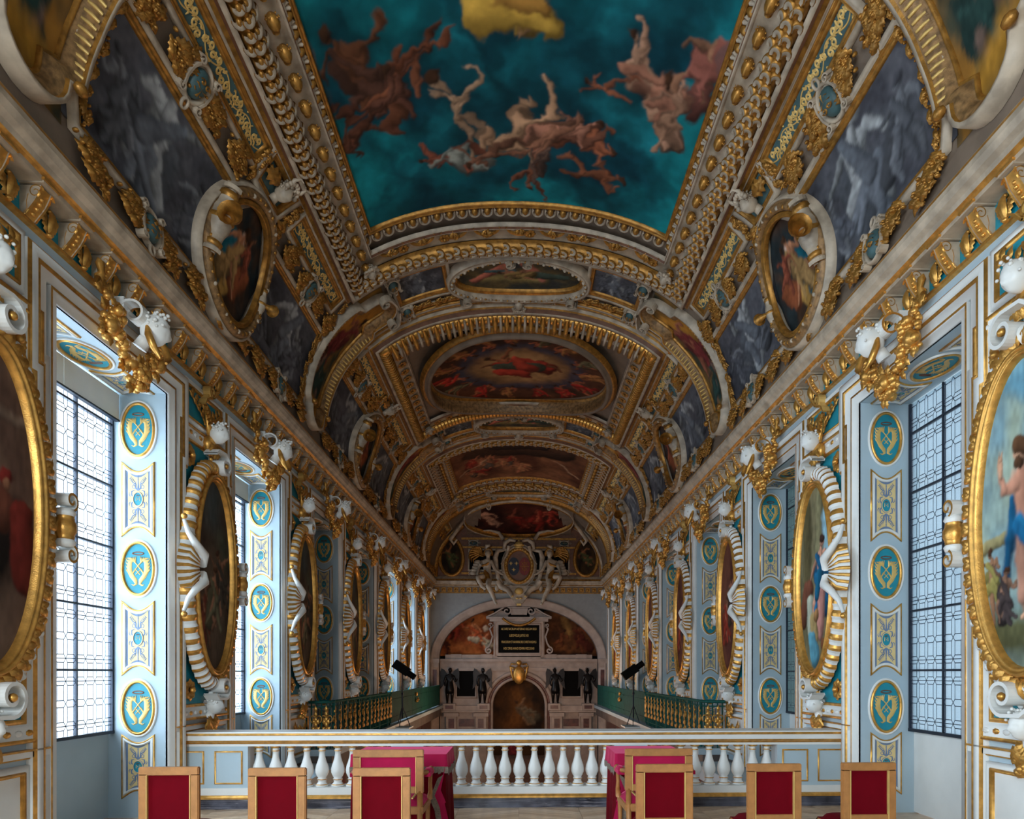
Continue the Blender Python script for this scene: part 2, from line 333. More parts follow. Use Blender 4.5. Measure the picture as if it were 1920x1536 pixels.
def canvas(name, P, pos, nu, nv, parent, flip=False, ellipse=False, label=None):
    """pos(u,v)->xyz with u,v in 0..1"""
    u, v = np.meshgrid(np.linspace(0, 1, nu), np.linspace(0, 1, nv))
    if ellipse:
        a, b = 2*u-1, 2*v-1; U = .5+.5*a*np.sqrt(1-b*b/2); W = .5+.5*b*np.sqrt(1-a*a/2)
    else: U, W = u, v
    G = pos(U, W); mb = MB(); mb.grid(G, m=0, flip=flip); me = mb.mesh(name, M_PAINT)
    col = np.ones((nu*nv, 4), np.float32); col[:, :3] = P.sample(U, W).reshape(-1, 3)
    at = me.color_attributes.new('paint', 'FLOAT_COLOR', 'POINT'); at.data.foreach_set('color', col.ravel())
    return inst(name, me, parent)
# ---------------------------------------------------------------- carved ornaments (shared meshes)
def m_leaf(L=.26, w=.075, mt=M_OGOLD, lobes=3.5, name='leaf'):
    mb = MB(); n = 13; t = np.linspace(0, 1, n); ww = w*np.sin(PI*np.clip(t*.93+.05, 0, 1))**.7*(1+.38*np.sin(t*lobes*2*PI)); z = .03*np.sin(PI*t)+.012
    G = np.stack([np.stack([t*L, -ww, z*.25], 1), np.stack([t*L, -ww*.45, z*1.15+.012], 1), np.stack([t*L, 0*t, z*.75], 1), np.stack([t*L, ww*.45, z*1.15+.012], 1), np.stack([t*L, ww, z*.25], 1)], 1)
    return mb.grid(G).mesh(name, mt)
def add_leaf(mb, x, y, z, rot, L, w, tilt=.0, m=0, lobes=3.5, n=9):
    t = np.linspace(0, 1, n); ww = w*np.sin(PI*np.clip(t*.93+.05, 0, 1))**.7*(1+.38*np.sin(t*lobes*2*PI)); zz = .22*L*np.sin(PI*t*.9)+tilt*t*L
    G = np.stack([np.stack([t*L, -ww, zz*.4], 1), np.stack([t*L, -ww*.45, zz+.08*w], 1), np.stack([t*L, 0*t, zz*.75], 1), np.stack([t*L, ww*.45, zz+.08*w], 1), np.stack([t*L, ww, zz*.4], 1)], 1)
    c, s = math.cos(rot), math.sin(rot); H = G.copy(); H[..., 0] = x+G[..., 0]*c-G[..., 1]*s; H[..., 1] = y+G[..., 0]*s+G[..., 1]*c; H[..., 2] += z
    mb.grid(H, m=m)
def m_spray(mt, seed=0, name='leaf_spray', W=.12, L=.30):
    mb = MB(); r = random.Random(seed)
    for i in range(5):
        s = -1 if i % 2 else 1; add_leaf(mb, r.uniform(0, L*.45), s*r.uniform(0, W*.25), r.uniform(.01, .05), s*r.uniform(.15, .75), r.uniform(.17, .22), r.uniform(.036, .046), r.uniform(-.1, .2), n=12)
    for i in range(6): mb.ball((r.uniform(0, L), r.uniform(-W*.6, W*.6), r.uniform(.045, .075)), r.uniform(.016, .026), k=6)
    return mb.mesh(name, mt)
def add_head(mb, c=(0, 0, 0), s=1.0, m_face=0, m_hair=0, curls=110, seed=1):
    """face looks along +z, up is +y"""
    th = np.linspace(0, 2*PI, 26, endpoint=False); ph = np.linspace(0, PI, 19)
    P, T = np.meshgrid(ph, th, indexing='ij'); x = np.sin(P)*np.sin(T)*.78; y = np.cos(P)*1.05; z = np.sin(P)*np.cos(T)*.9
    f = np.clip(z, 0, 1)
    def g(cx, cy, sx, sy): return np.exp(-((x-cx)/sx)**2-((y-cy)/sy)**2)
    z = z+f*(.26*g(0, -.12, .13, .2)+.10*g(0, .06, .08, .2)-.16*g(.27, .10, .16, .11)-.16*g(-.27, .10, .16, .11)+.10*g(.27, .10, .09, .07)+.10*g(-.27, .10, .09, .07)+.09*g(0, .3, .5, .12)+.12*g(0, -.46, .2, .07)-.06*g(0, -.40, .2, .03)+.14*g(0, -.72, .2, .14)+.06*g(.4, -.25, .16, .2)+.06*g(-.4, -.25, .16, .2))
    x = x*(1-.22*np.clip(-y-.2, 0, 1)); G = np.stack([c[0]+x*s, c[1]+y*s, c[2]+z*s], -1); mb.grid(G, False, True, m_face, flip=False)
    r = random.Random(seed)
    for i in range(curls):
        a = r.uniform(-.25, PI+.25); rr = r.uniform(.72, 1.08); q = r.uniform(.08, .15); zc_ = r.uniform(-.75, .5); rr *= math.sqrt(1-min(.85, zc_*zc_*.9)) if zc_ < 0 else 1
        mb.ball((c[0]+math.cos(a)*rr*s*.85, c[1]+(math.sin(a)*rr*1.0+.22)*s, c[2]+zc_*s), q*s, m=m_hair, k=7)
    mb.tube([(c[0], c[1]-.8*s, c[2]-.3*s), (c[0], c[1]-1.5*s, c[2]-.4*s)], [.42*s, .5*s], 10, m_face)
def scroll_band(mb, pts, w, th, m=0, mp=None, medge=None):
    """a ribbon of width w standing along its own path in (x,y), extruded along z"""
    P = np.array(pts, float); T = np.gradient(P, axis=0); T /= np.linalg.norm(T, axis=1)[:, None]+1e-9; N = np.stack([-T[:, 1], T[:, 0]], 1)
    a, b = P+N*th/2, P-N*th/2
    def q(p, z): return (mp or ident)(p[:, 0], p[:, 1], np.full(len(p), z))
    G = np.stack([q(a, 0), q(a, w), q(b, w), q(b, 0)], 1); me = m if medge is None else medge
    return mb.grid(G, False, True, [m, me, m, m], smooth=False)
def fruit_bunch(mb, c, rx, ry, rz, n, seed, m=0):
    r = random.Random(seed)
    for i in range(n):
        a = r.uniform(0, 2*PI); q = r.random()**.5; x = c[0]+rx*q*math.cos(a); y = c[1]+ry*q*math.sin(a); z = c[2]+rz*math.sqrt(max(0, 1-q*q))
        rr = r.choice((.018, .024, .03, .038, .05)); mb.ball((x, y, z), (rr, rr*1.05, rr), m, 7)
    for i in range(n//5):
        a = r.uniform(0, 2*PI); add_leaf(mb, c[0]+rx*.7*math.cos(a), c[1]+ry*.7*math.sin(a), c[2]+rz*.5, a, .12, .035, m=m, n=7)
def gourd(mb, c, r, h, m=0, k=20):
    ph = np.linspace(0, PI, 10)[:, None]; th = np.linspace(0, 2*PI, k, endpoint=False)[None]; q = 1+.13*np.abs(np.sin(th*4))
    mb.grid(np.stack([c[0]+r*q*np.sin(ph)*np.cos(th), c[1]+h*np.cos(ph)+0*th, c[2]+r*q*np.sin(ph)*np.sin(th)], -1), False, True, m)
OR = {}
OR['spray'] = [m_spray(M_OGOLD, i) for i in range(3)]
OR['leaf'] = m_leaf()
mb = MB(); add_head(mb, (0, 0, 0), .13, 0, 0, 34, 3); OR['head_w'] = mb.mesh('head', M_WHITE)
mb = MB(); add_head(mb, (0, 0, 0), .085, 0, 0, 18, 5); OR['head_g'] = mb.mesh('head', M_OGOLD)
mb = MB(); add_head(mb, (0, 0, 0), .12, 0, 0, 60, 8)
for i in range(8): a = PI*(.05+.9*i/7); mb.ball((.13*math.cos(a), .13*math.sin(a)+.05, .06), (.035, .035, .03), k=8)
for s in (-1, 1): mb.tube([(s*.06, .1, .05), (s*.12, .18, .07), (s*.10, .25, .1), (s*.04, .26, .12)], [.03, .026, .018, .006], 7)
OR['mask'] = mb.mesh('carved_mask', M_CWHITE)
# crescent scale of the leaf rolls
mb = MB(); t = np.linspace(-.15*PI, 1.15*PI, 9); G = np.stack([np.stack([r_*np.cos(t), r_*np.sin(t)*1.15-.02, np.full(9, h)], 1) for r_, h in ((.075, .0), (.072, .030), (.062, .036), (.058, .036), (.030, .040), (.024, .015))], 1); mb.grid(G, m=[1, 1, 0, 0, 0])
mb.ball((0, .0, .0), (.034, .045, .034), 1, 7); OR['scale'] = mb.mesh('scale', [M_CWHITE, M_OGOLD])
# egg with its white shell
mb = MB(); mb.ball((0, 0, .02), (.055, .075, .055), 0, 10)
t = np.linspace(-.2*PI, 1.2*PI, 13); G = np.stack([np.stack([r_*np.cos(t), r_*np.sin(t)*1.25, np.full(13, h)], 1) for r_, h in ((.105, 0), (.1, .04), (.078, .045), (.07, .0))], 1); mb.grid(G, m=1)
OR['egg'] = mb.mesh('egg', [M_OGOLD, M_CWHITE])
mb = MB()
for i in range(8): a = i*PI/4; add_leaf(mb, .02*math.cos(a), .02*math.sin(a), .01, a, .09, .035, .0, n=7)
mb.ball((0, 0, .04), .03, k=8); OR['rosette'] = mb.mesh('rosette', M_GOLD); mb2 = mb
OR['rosette_old'] = OR['rosette'].copy(); OR['rosette_old'].materials[0] = M_OGOLD
def m_cartouche(mt=M_CTEAL):
    mb = MB(); n = 20; ph = np.linspace(0, PI/2, 7)[:, None]; th = np.linspace(0, 2*PI, n, endpoint=False)[None]
    mb.grid(np.stack([.10*np.sin(ph)*np.cos(th), .15*np.sin(ph)*np.sin(th), .07*np.cos(ph)+.02+0*th], -1), False, True, 0, flip=True)
    ring = ell(0, 0, .115, .165, 28); mb.sweep(ring, True, ogee(-.04, .05), 1)
    for sx in (-1, 1):
        for sy in (-1, 1):
            scroll_band(mb, spiral(sx*.13, sy*.16, .045, .008, (PI if sx < 0 else 0)+sy*.3, sx*sy*1.25, 16), .07, .014, 1)
        scroll_band(mb, [(sx*.12, -.13), (sx*.145, -.05), (sx*.145, .05), (sx*.12, .13)], .06, .02, 1)
    for sx in (-1, 1):
        p = spiral(sx*.035, .03, .035, .006, 0 if sx > 0 else PI, sx*1.1, 12); mb.stroke(p, .012, .085, .10, 2)
    mb.stroke([(-.07, -.01), (-.03, -.03), (.03, -.03), (.07, -.01)], .014, .07, .092, 2); mb.stroke([(0, -.03), (0, -.11)], .02, .06, .09, 2)
    for s in (-1, 1): mb.stroke([(0, -.06), (s*.04, -.08), (s*.06, -.06)], .012, .06, .08, 2)
    mb.tube(np.c_[ell(0, -.235, .035, .05, 14), np.full(14, .04)], .014, 6, 1, True)
    return mb.mesh('shield', [mt, M_CWHITE, M_OGOLD])
OR['shield'] = m_cartouche()
def monogram_mesh():
    """gold cipher under a crown ring, on a teal oval: unit width .27 x .5"""
    mb = MB(); W, H = .135, .25; k = .6
    mb.prism(ell(0, 0, W, H, 40), 0, .004, 0)
    mb.sweep(ell(0, 0, W, H, 48)[::-1], True, [(0, .004), (.004, .02), (.012, .026), (.022, .022), (.028, .008), (.030, .012), (.040, .020), (.048, .012), (.05, 0)], [1, 1, 1, 1, 2, 2, 2, 2])
    mb.stroke(ell(0, .155, .052, .014, 24), .012, .006, .014, 3, closed=True)
    for s in (-1, 1):
        def S(p): return [(s*x, y) for x, y in p]
        mb.stroke(S([(-.055, -.055), (.0, .03), (.05, .09)]), .011, .006, .012, 4); mb.stroke(S([(-.02, -.06), (.03, .0), (.055, -.05)]), .009, .006, .012, 4)
        mb.stroke(S([(.045, .09), (.075, .07), (.082, .02), (.078, -.03), (.055, -.08), (.025, -.12), (.018, -.155), (.04, -.17), (.06, -.16)]), [.014, .04, .046, .046, .044, .04, .026, .014, .006], .006, .014, 4)
        mb.stroke(S(spiral(.092, .075, .024, .006, -1.2, -.9, 12)), .008, .006, .012, 4)
        for i in range(6):
            y = .075-i*.036; x = .085-max(0, i-3)*.022; mb.stroke(S([(x, y), (x+.02, y+.012), (x+.03, y+.034)]), [.018, .012, .003], .006, .014, 4)
        for i in range(6): mb.stroke(S([(.03+i*.008, .06+i*.008), (.02+i*.017, .125-i*.003)]), [.02, .004], .006, .013, 4)
    return mb.mesh('medallion', [M_TEAL, M_GOLD, M_WHITE, M_BROWN, M_PGOLD])
OR['mono'] = monogram_mesh()
def panel_outline(w, h, d, n=10):
    t = np.linspace(-1, 1, n); top = [(w*x, h-d*(1-x*x)) for x in t]; bot = [(-w*x, -h+d*(1-x*x)) for x in t]; return top+bot
def panel_mesh():
    mb = MB(); w, h, d = .15, .355, .07
    def off(k): return panel_outline(w+k, h+k, d)
    mb.prism(off(-.045), 0, .004, 0); mb.prism(off(-.008), 0, .003, 1)
    mb.sweep(off(0), True, [(-.012, .003), (-.008, .02), (.004, .028), (.014, .02), (.018, .006), (.022, .016), (.032, .016), (.036, 0)][::-1], [3, 3, 3, 2, 2, 2, 2])
    # the ochre field sits over the slate border
    mb.prism(off(-.038), .003, .0055, 0)
    for s in (-1, 1):
        for v in (-1, 1):
            def S(p): return [(s*x, v*y) for x, y in p]
            mb.stroke(S([(.0, .10), (.03, .13), (.025, .17), (.06, .19), (.085, .235)]), [.02, .024, .02, .014, .005], .005, .010, 1)
            mb.stroke(S(spiral(.045, .145, .03, .005, -2.2, .9, 12)), .009, .005, .009, 1); mb.stroke(S([(.05, .02), (.075, .05), (.07, .09), (.04, .10)]), [.016, .02, .018, .01], .005, .010, 1)
            for i in range(5): mb.stroke(S([(.04+i*.011, .175+i*.015), (.055+i*.012, .16+i*.018)]), [.016, .002], .005, .009, 1); mb.stroke(S([(.03+i*.013, .18+i*.014), (.026+i*.012, .205+i*.014)]), [.016, .002], .005, .009, 1)
            mb.stroke(S([(.085, .03), (.1, .05), (.095, .08)]), [.012, .012, .003], .005, .009, 1)
        mb.stroke([(s*.0, .22*s), (s*.0, .26*s)], [.018, .004], .005, .009, 1)
    mb.stroke([(0, .10), (0, .24)], [.03, .008], .005, .01, 1); mb.stroke([(0, -.10), (0, -.24)], [.03, .008], .005, .01, 1)
    mb.sweep(ell(0, 0, .045, .07, 24)[::-1], True, [(0, .005), (.004, .014), (.014, .014), (.018, .005)], [1, 0, 1]); mb.prism(ell(0, 0, .046, .07, 24), .005, .008, 4)
    mb.stroke([(-.02, -.02), (-.02, .025), (0, -.005), (.02, .025), (.02, -.02)], .008, .008, .012, 0); mb.stroke(ell(0, .042, .016, .006, 12), .006, .008, .012, 5, closed=True)
    return mb.mesh('ornament_panel', [M_CREAM, M_SLATE, M_WHITE, M_GOLD, M_TEAL, M_BROWN])
OR['panel'] = panel_mesh()
# ---------------------------------------------------------------- the setting
YE = 31.1; YB = -4.0
mb = MB(); mb.box(-5.2, 5.2, YB, 8.62, -.3, -.012); floor = tag(mb.build('floor', M_PARQ[0]), 'brown oak parquet floor of the tribune', 'floor', None, 'structure')
k = 0; pm = {}
for ci in range(12):                                             # chevron parquet, single boards where they can be told apart
    x0 = -4.32+ci*.72; s = 1 if ci % 2 else -1
    for r_ in range(25):
        y0 = 5.0+r_*.135; key = (s, (ci*7+r_*5) % 3)
        if y0+.13+.3 > 8.62 or y0-.3 < 4.4: pass
        if key not in pm:
            m_ = MB(); sh = .32*s; m_.prism([(0, 0), (.716, sh), (.716, sh+.131), (0, .131)], -.012, .0, 0, mp=lambda a, b, h: np.stack([a, b, h], -1)); pm[key] = m_.mesh('plank', M_PARQ[key[1]])
        inst('plank', pm[key], floor, Matrix.Translation((x0, y0+(.32 if s < 0 else 0)-.1, 0))); k += 1
mb = MB(); mb.box(-4.2, 4.2, 8.62, 33.5, -6.3, -6.0); tag(mb.build('floor', M_MARB), 'dark stone floor of the nave far below', 'floor', None, 'structure')
mb = MB(); mb.box(-4.6, 4.6, 8.5, 8.62, -6, -.02); tag(mb.build('wall_front', M_STONE), 'stone face of the tribune dropping to the nave', 'wall', None, 'structure')
walls = {}
for sd in (-1, 1):
    mb = MB(); X0, X1 = (-4.72, -4.0) if sd < 0 else (4.0, 4.72); ys = [YB]+[v for w in WIN for v in w]+[32.2]
    for i in range(0, len(ys), 2): mb.box(X0, X1, ys[i], ys[i+1], -.02 if ys[i] < 8.4 else .0, 6.6)
    for a, b in WIN: mb.box(X0, X1, a, b, 4.815, 6.6)
    mb.box(X0, X1, 8.62, 32.2, -6, 0.0, 1)
    walls[sd] = tag(mb.build('wall_'+SIDE[sd], [M_WALL, M_LOW]), 'blue-grey panelled %s wall with tall windows and gilt frames' % SIDE[sd], 'wall', None, 'structure')
mb = MB(); mb.box(-4.8, 4.8, YB-.2, YB, 0, 2.2); mb.box(-4.8, 4.8, YB-.2, YB, 4.8, 9.6); mb.box(-4.8, -1.8, YB-.2, YB, 2.2, 4.8); mb.box(1.8, 4.8, YB-.2, YB, 2.2, 4.8)
tag(mb.build('wall_back', M_WALL), 'blue-grey west wall behind the camera under and over its window', 'wall', None, 'structure')
# vault shell
mb = MB(); yy = np.linspace(YB-.2, 28.4, 60); uu = np.linspace(-5.75, 5.75, 97); mb.grid(V(yy[:, None], uu[None], -.005))
yb2 = np.array([28.4, 31.3]); mb.grid(V(yb2[:, None], np.linspace(2.35, 5.75, 40)[None], -.005)); mb.grid(V(yb2[:, None], -np.linspace(2.35, 5.75, 40)[None], -.005))
mb.grid(np.stack([V(28.4, np.linspace(-2.35, 2.35, 25), -.005), np.stack([np.linspace(-2.35, 2.35, 25), np.full(25, YE+.05), np.full(25, 7.9)], -1)]))
mb.box(-5.2, 5.2, YB-.2, 32.5, 9.4, 9.6)
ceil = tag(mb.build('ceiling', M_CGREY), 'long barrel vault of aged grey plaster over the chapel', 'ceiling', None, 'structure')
# far wall with its great arch
def ez(cx, cz, rx, rz, n=48): t = np.linspace(PI, 0, n); return [(cx+rx*math.cos(a), cz+rz*math.sin(a)) for a in t]
YM = lambda y0: (lambda a, b, h: np.stack(np.broadcast_arrays(a, y0-h, b), -1))
mb = MB(); arc = ez(0, 2.28, 3.62, 2.42)
mb.prism([(-4.6, 2.28)]+arc+[(4.6, 2.28), (4.6, 8.2), (-4.6, 8.2)], -.35, 0, 0, YM(YE)); mb.prism(rect(-4.6, -3.62, -6, 2.28), -.35, 0, 0, YM(YE)); mb.prism(rect(3.62, 4.6, -6, 2.28), -.35, 0, 0, YM(YE))
M_GREYW = mat('grey_plaster_wall', (150, 152, 152), .6, var=.05)
wf = tag(mb.build('wall_far', M_GREYW), 'grey far wall with a broad stone arch before the altar', 'wall', None, 'structure')
mb = MB(); mb.sweep([(-3.62, -5.9)]+arc+[(3.62, -5.9)], False, [(0, -.3), (0, .03), (.12, .05), (.14, .08), (.26, .08), (.28, .12), (.37, .12), (.40, 0)], 0, YM(YE)); mb.build('arch_moulding', M_STONE, wf)
for s in (-1, 1):
    mb = MB(); mb.box(s*3.8-.2, s*3.8+.2, YE-.14, YE, 2.1, 2.3); mb.box(s*3.8-.16, s*3.8+.16, YE-.1, YE, 1.9, 2.1); mb.build('impost', M_STONE, wf)
    mb = MB(); mb.box(s*3.82-.1, s*3.82+.1, YE-.11, YE, .6, 1.8); mb.build('inlay', M_RMARB, wf)
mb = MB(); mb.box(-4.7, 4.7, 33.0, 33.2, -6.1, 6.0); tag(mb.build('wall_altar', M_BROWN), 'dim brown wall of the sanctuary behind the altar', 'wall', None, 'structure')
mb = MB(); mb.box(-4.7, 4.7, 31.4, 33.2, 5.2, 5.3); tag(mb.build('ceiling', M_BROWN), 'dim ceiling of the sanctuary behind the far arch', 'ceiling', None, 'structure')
# cornice along both walls
def cornice(mp, a0, a1):
    prof = [(.0, 5.27), (.04, 5.28), (.04, 5.31), (.01, 5.315), (.01, 5.56), (.20, 5.56), (.20, 5.60), (.22, 5.62), (.24, 5.63), (.255, 5.67), (.30, 5.70), (.33, 5.75), (.33, 5.80), (.30, 5.83), (.29, 5.87), (.25, 5.90), (.24, 5.93), (.15, 6.03)]
    ms = [1, 1, 1, 2, 0, 0, 1, 1, 0, 0, 0, 0, 1, 1, 1, 0, 0]
    mb = MB(); mb.grid(np.stack([mp(a, np.array([p[1] for p in prof]), np.array([p[0] for p in prof])) for a in (a0, a1)]), m=ms, smooth=False); return mb
def console_mesh():
    mb = MB(); t = np.linspace(0, 1, 16)
    xs = .03+.035*np.sin(t*PI)+.13*t**1.5; zs = -.235+.225*t          # S profile of the front
    for x0, x1, m_, o in ((-.055, .055, 0, 0), (-.07, -.05, 1, .012), (.05, .07, 1, .012)):
        A = np.stack([np.full(16, x0), zs, xs+o], 1); B = np.stack([np.full(16, x1), zs, xs+o], 1); D = np.stack([np.full(16, x1), zs, 0*xs], 1); E = np.stack([np.full(16, x0), zs, 0*xs], 1)
        mb.grid(np.stack([E, A, B, D], 1), m=[0, 1, 0], smooth=False)
    for s in (-1, 1):
        p = spiral(0, 0, .058, .012, PI*.0, 1.4, 18)
        mb.stroke(np.c_[p[:, 0]+.125, p[:, 1]-.06], .022, .0, .016, 1, mp=lambda a, b, h: np.stack([s*(.06+h), b, a], -1))
        mb.stroke([(.07, -.08), (.055, -.14), (.06, -.2), (.03, -.235)], .02, 0, .014, 1, mp=lambda a, b, h: np.stack([s*(.06+h), b, a], -1))
    for i in range(5): mb.ball((0, -.2+i*.038, .055+.02*math.sin(i*.8)+.018*i), (.022, .02, .02), 1, 6)
    mb.box(-.085, .085, .0, .02, 0, .20, 0); mb.box(-.095, .095, .02, .04, 0, .215, 1)
    return mb.mesh('console', [M_CWHITE, M_GOLD])
OR['console'] = console_mesh()
mb = MB()
for s in (-1, 1):
    for i in range(3): add_leaf(mb, 0, -.09+i*.05, .01, PI/2-s*(.5+.35*i), .10, .03, n=7)
add_leaf(mb, 0, -.1, .02, PI/2, .19, .03, n=8); mb.ball((0, -.1, .02), .022, k=6); mb.ball((0, .08, .02), .02, k=6)
OR['sprig'] = mb.mesh('sprig', M_GOLD)
for i, sd in enumerate((-1, 1)):
    c = tag(cornice(wallmap(sd), YB, YE-.1).build('trim_%d' % (i+1), [M_CWHITE, M_GOLD, M_TEAL]), 'long gilded cornice with scrolled brackets along the %s wall' % SIDE[sd], 'cornice', None, 'structure')
    for j in range(62):
        y = 2.9+j*.46
        if y > YE-.2: break
        inst('console', OR['console'], c, WF(sd, y, 5.548, .01)); inst('sprig', OR['sprig'], c, WF(sd, y+.23, 5.43, .015, s=(1.35, 1.1, 1.3)))
c = tag(cornice(lambda a, b, h: np.stack(np.broadcast_arrays(a, YE-h, b), -1), -3.9, 3.9).build('trim_3', [M_CWHITE, M_OGOLD, M_CGREY]), 'gilded cornice across the far wall under the shield', 'cornice', None, 'structure')
mb = MB(); mb.box(-.1, .1, -.10, .1, 0, .03, 0); mb.ball((0, 0, .03), (.07, .07, .03), 0, 8); bl = mb.mesh('block', M_OGOLD)
for j in range(27): inst('block', bl, c, FY(-3.7+j*.285, YE-.01, 5.43))
# ---------------------------------------------------------------- windows
def arch_mesh():
    mb = MB(); h = 4.815; p0 = [(-.955, 0), (-.955, h), (.955, h), (.955, 0)]
    e = .06; p1 = [(-1.045, 0), (-1.045, 4.3), (-1.045-e, 4.3), (-1.045-e, h+.09+e*.3), (1.045+e, h+.09+e*.3), (1.045+e, 4.3), (1.045, 4.3), (1.045, 0)]
    mb.sweep(p0, False, [(0, -.02), (0, .03), (.07, .035), (.075, .05), (.10, .05), (.10, 0)], [0, 0, 0, 1, 0])
    mb.sweep(p1, False, [(0, 0), (0, .045), (.09, .05), (.095, .065), (.115, .07), (.125, .06), (.13, .07), (.20, .07), (.21, .05), (.225, .05), (.23, 0)], [0, 0, 1, 1, 1, 0, 0, 1, 1, 0])
    return mb.mesh('architrave', [M_WHITE, M_GOLD])
OR['arch'] = arch_mesh()
def pane_shapes():
    def mk(poly, n): m = MB(); m.prism(poly, -.0015, .0015); return m.mesh(n, M_GLASS)
    w, r, H, R = .159, .051, .043, .064
    return {'hex': [(-w/2+.004, 0), (-r, H-.003), (r, H-.003), (w/2-.004, 0), (r, -H+.003), (-r, -H+.003)], 'rect': rect(-r+.003, r-.003, -R+.003, R-.003), 'strip': [(-.029, -R+.003), (0, -R-.03), (.029, -R+.003), (.029, R-.003), (0, R+.03), (-.029, R-.003)]}
PS = pane_shapes()
def glass_cells():
    """one light of the glazing between two bars: (.637 wide, .694 high) -> list of (kind, x, z) and came segments"""
    P = []; S = []; w = .159
    zs_h = [.117, .347, .577]; zr = [(0.0, .062), (.155, .309), (.385, .539), (.632, .694)]
    for c in range(4):
        x = .0005+(c+.5)*w
        for i, z in enumerate(zs_h):
            P.append(('hex', x, z)); H = .036 if i == 1 else .042
            S += [((x-w/2, z), (x-.05, z+H)), ((x-.05, z+H), (x+.05, z+H)), ((x+.05, z+H), (x+w/2, z)), ((x-w/2, z), (x-.05, z-H)), ((x-.05, z-H), (x+.05, z-H)), ((x+.05, z-H), (x+w/2, z))]
            if i != 1: S.append(((x-w/2, z), (x+w/2, z)))
        for a, b in ((.0, .075), (.159, .311), (.383, .535), (.619, .694)):
            P.append(('rect', x, (a+b)/2, (b-a)/.124)); S += [((x-.05, a), (x-.05, b)), ((x+.05, a), (x+.05, b))]
            P.append(('strip', x+w/2 if c < 3 else x-3.5*w+.012, (a+b)/2, (b-a)/.124))
    return P, S
CP, CS = glass_cells()
SOFF = lambda x, y, z, s=1.0, rot=0: Matrix.Translation((x, y, z)) @ Matrix(((-1, 0, 0, 0), (0, 1, 0, 0), (0, 0, -1, 0), (0, 0, 0, 1))) @ Matrix.Rotation(rot, 4, 'Z') @ (Matrix.Diagonal((s, s, s, 1)) if np.isscalar(s) else Matrix.Diagonal((*s, 1)))
wn = 0
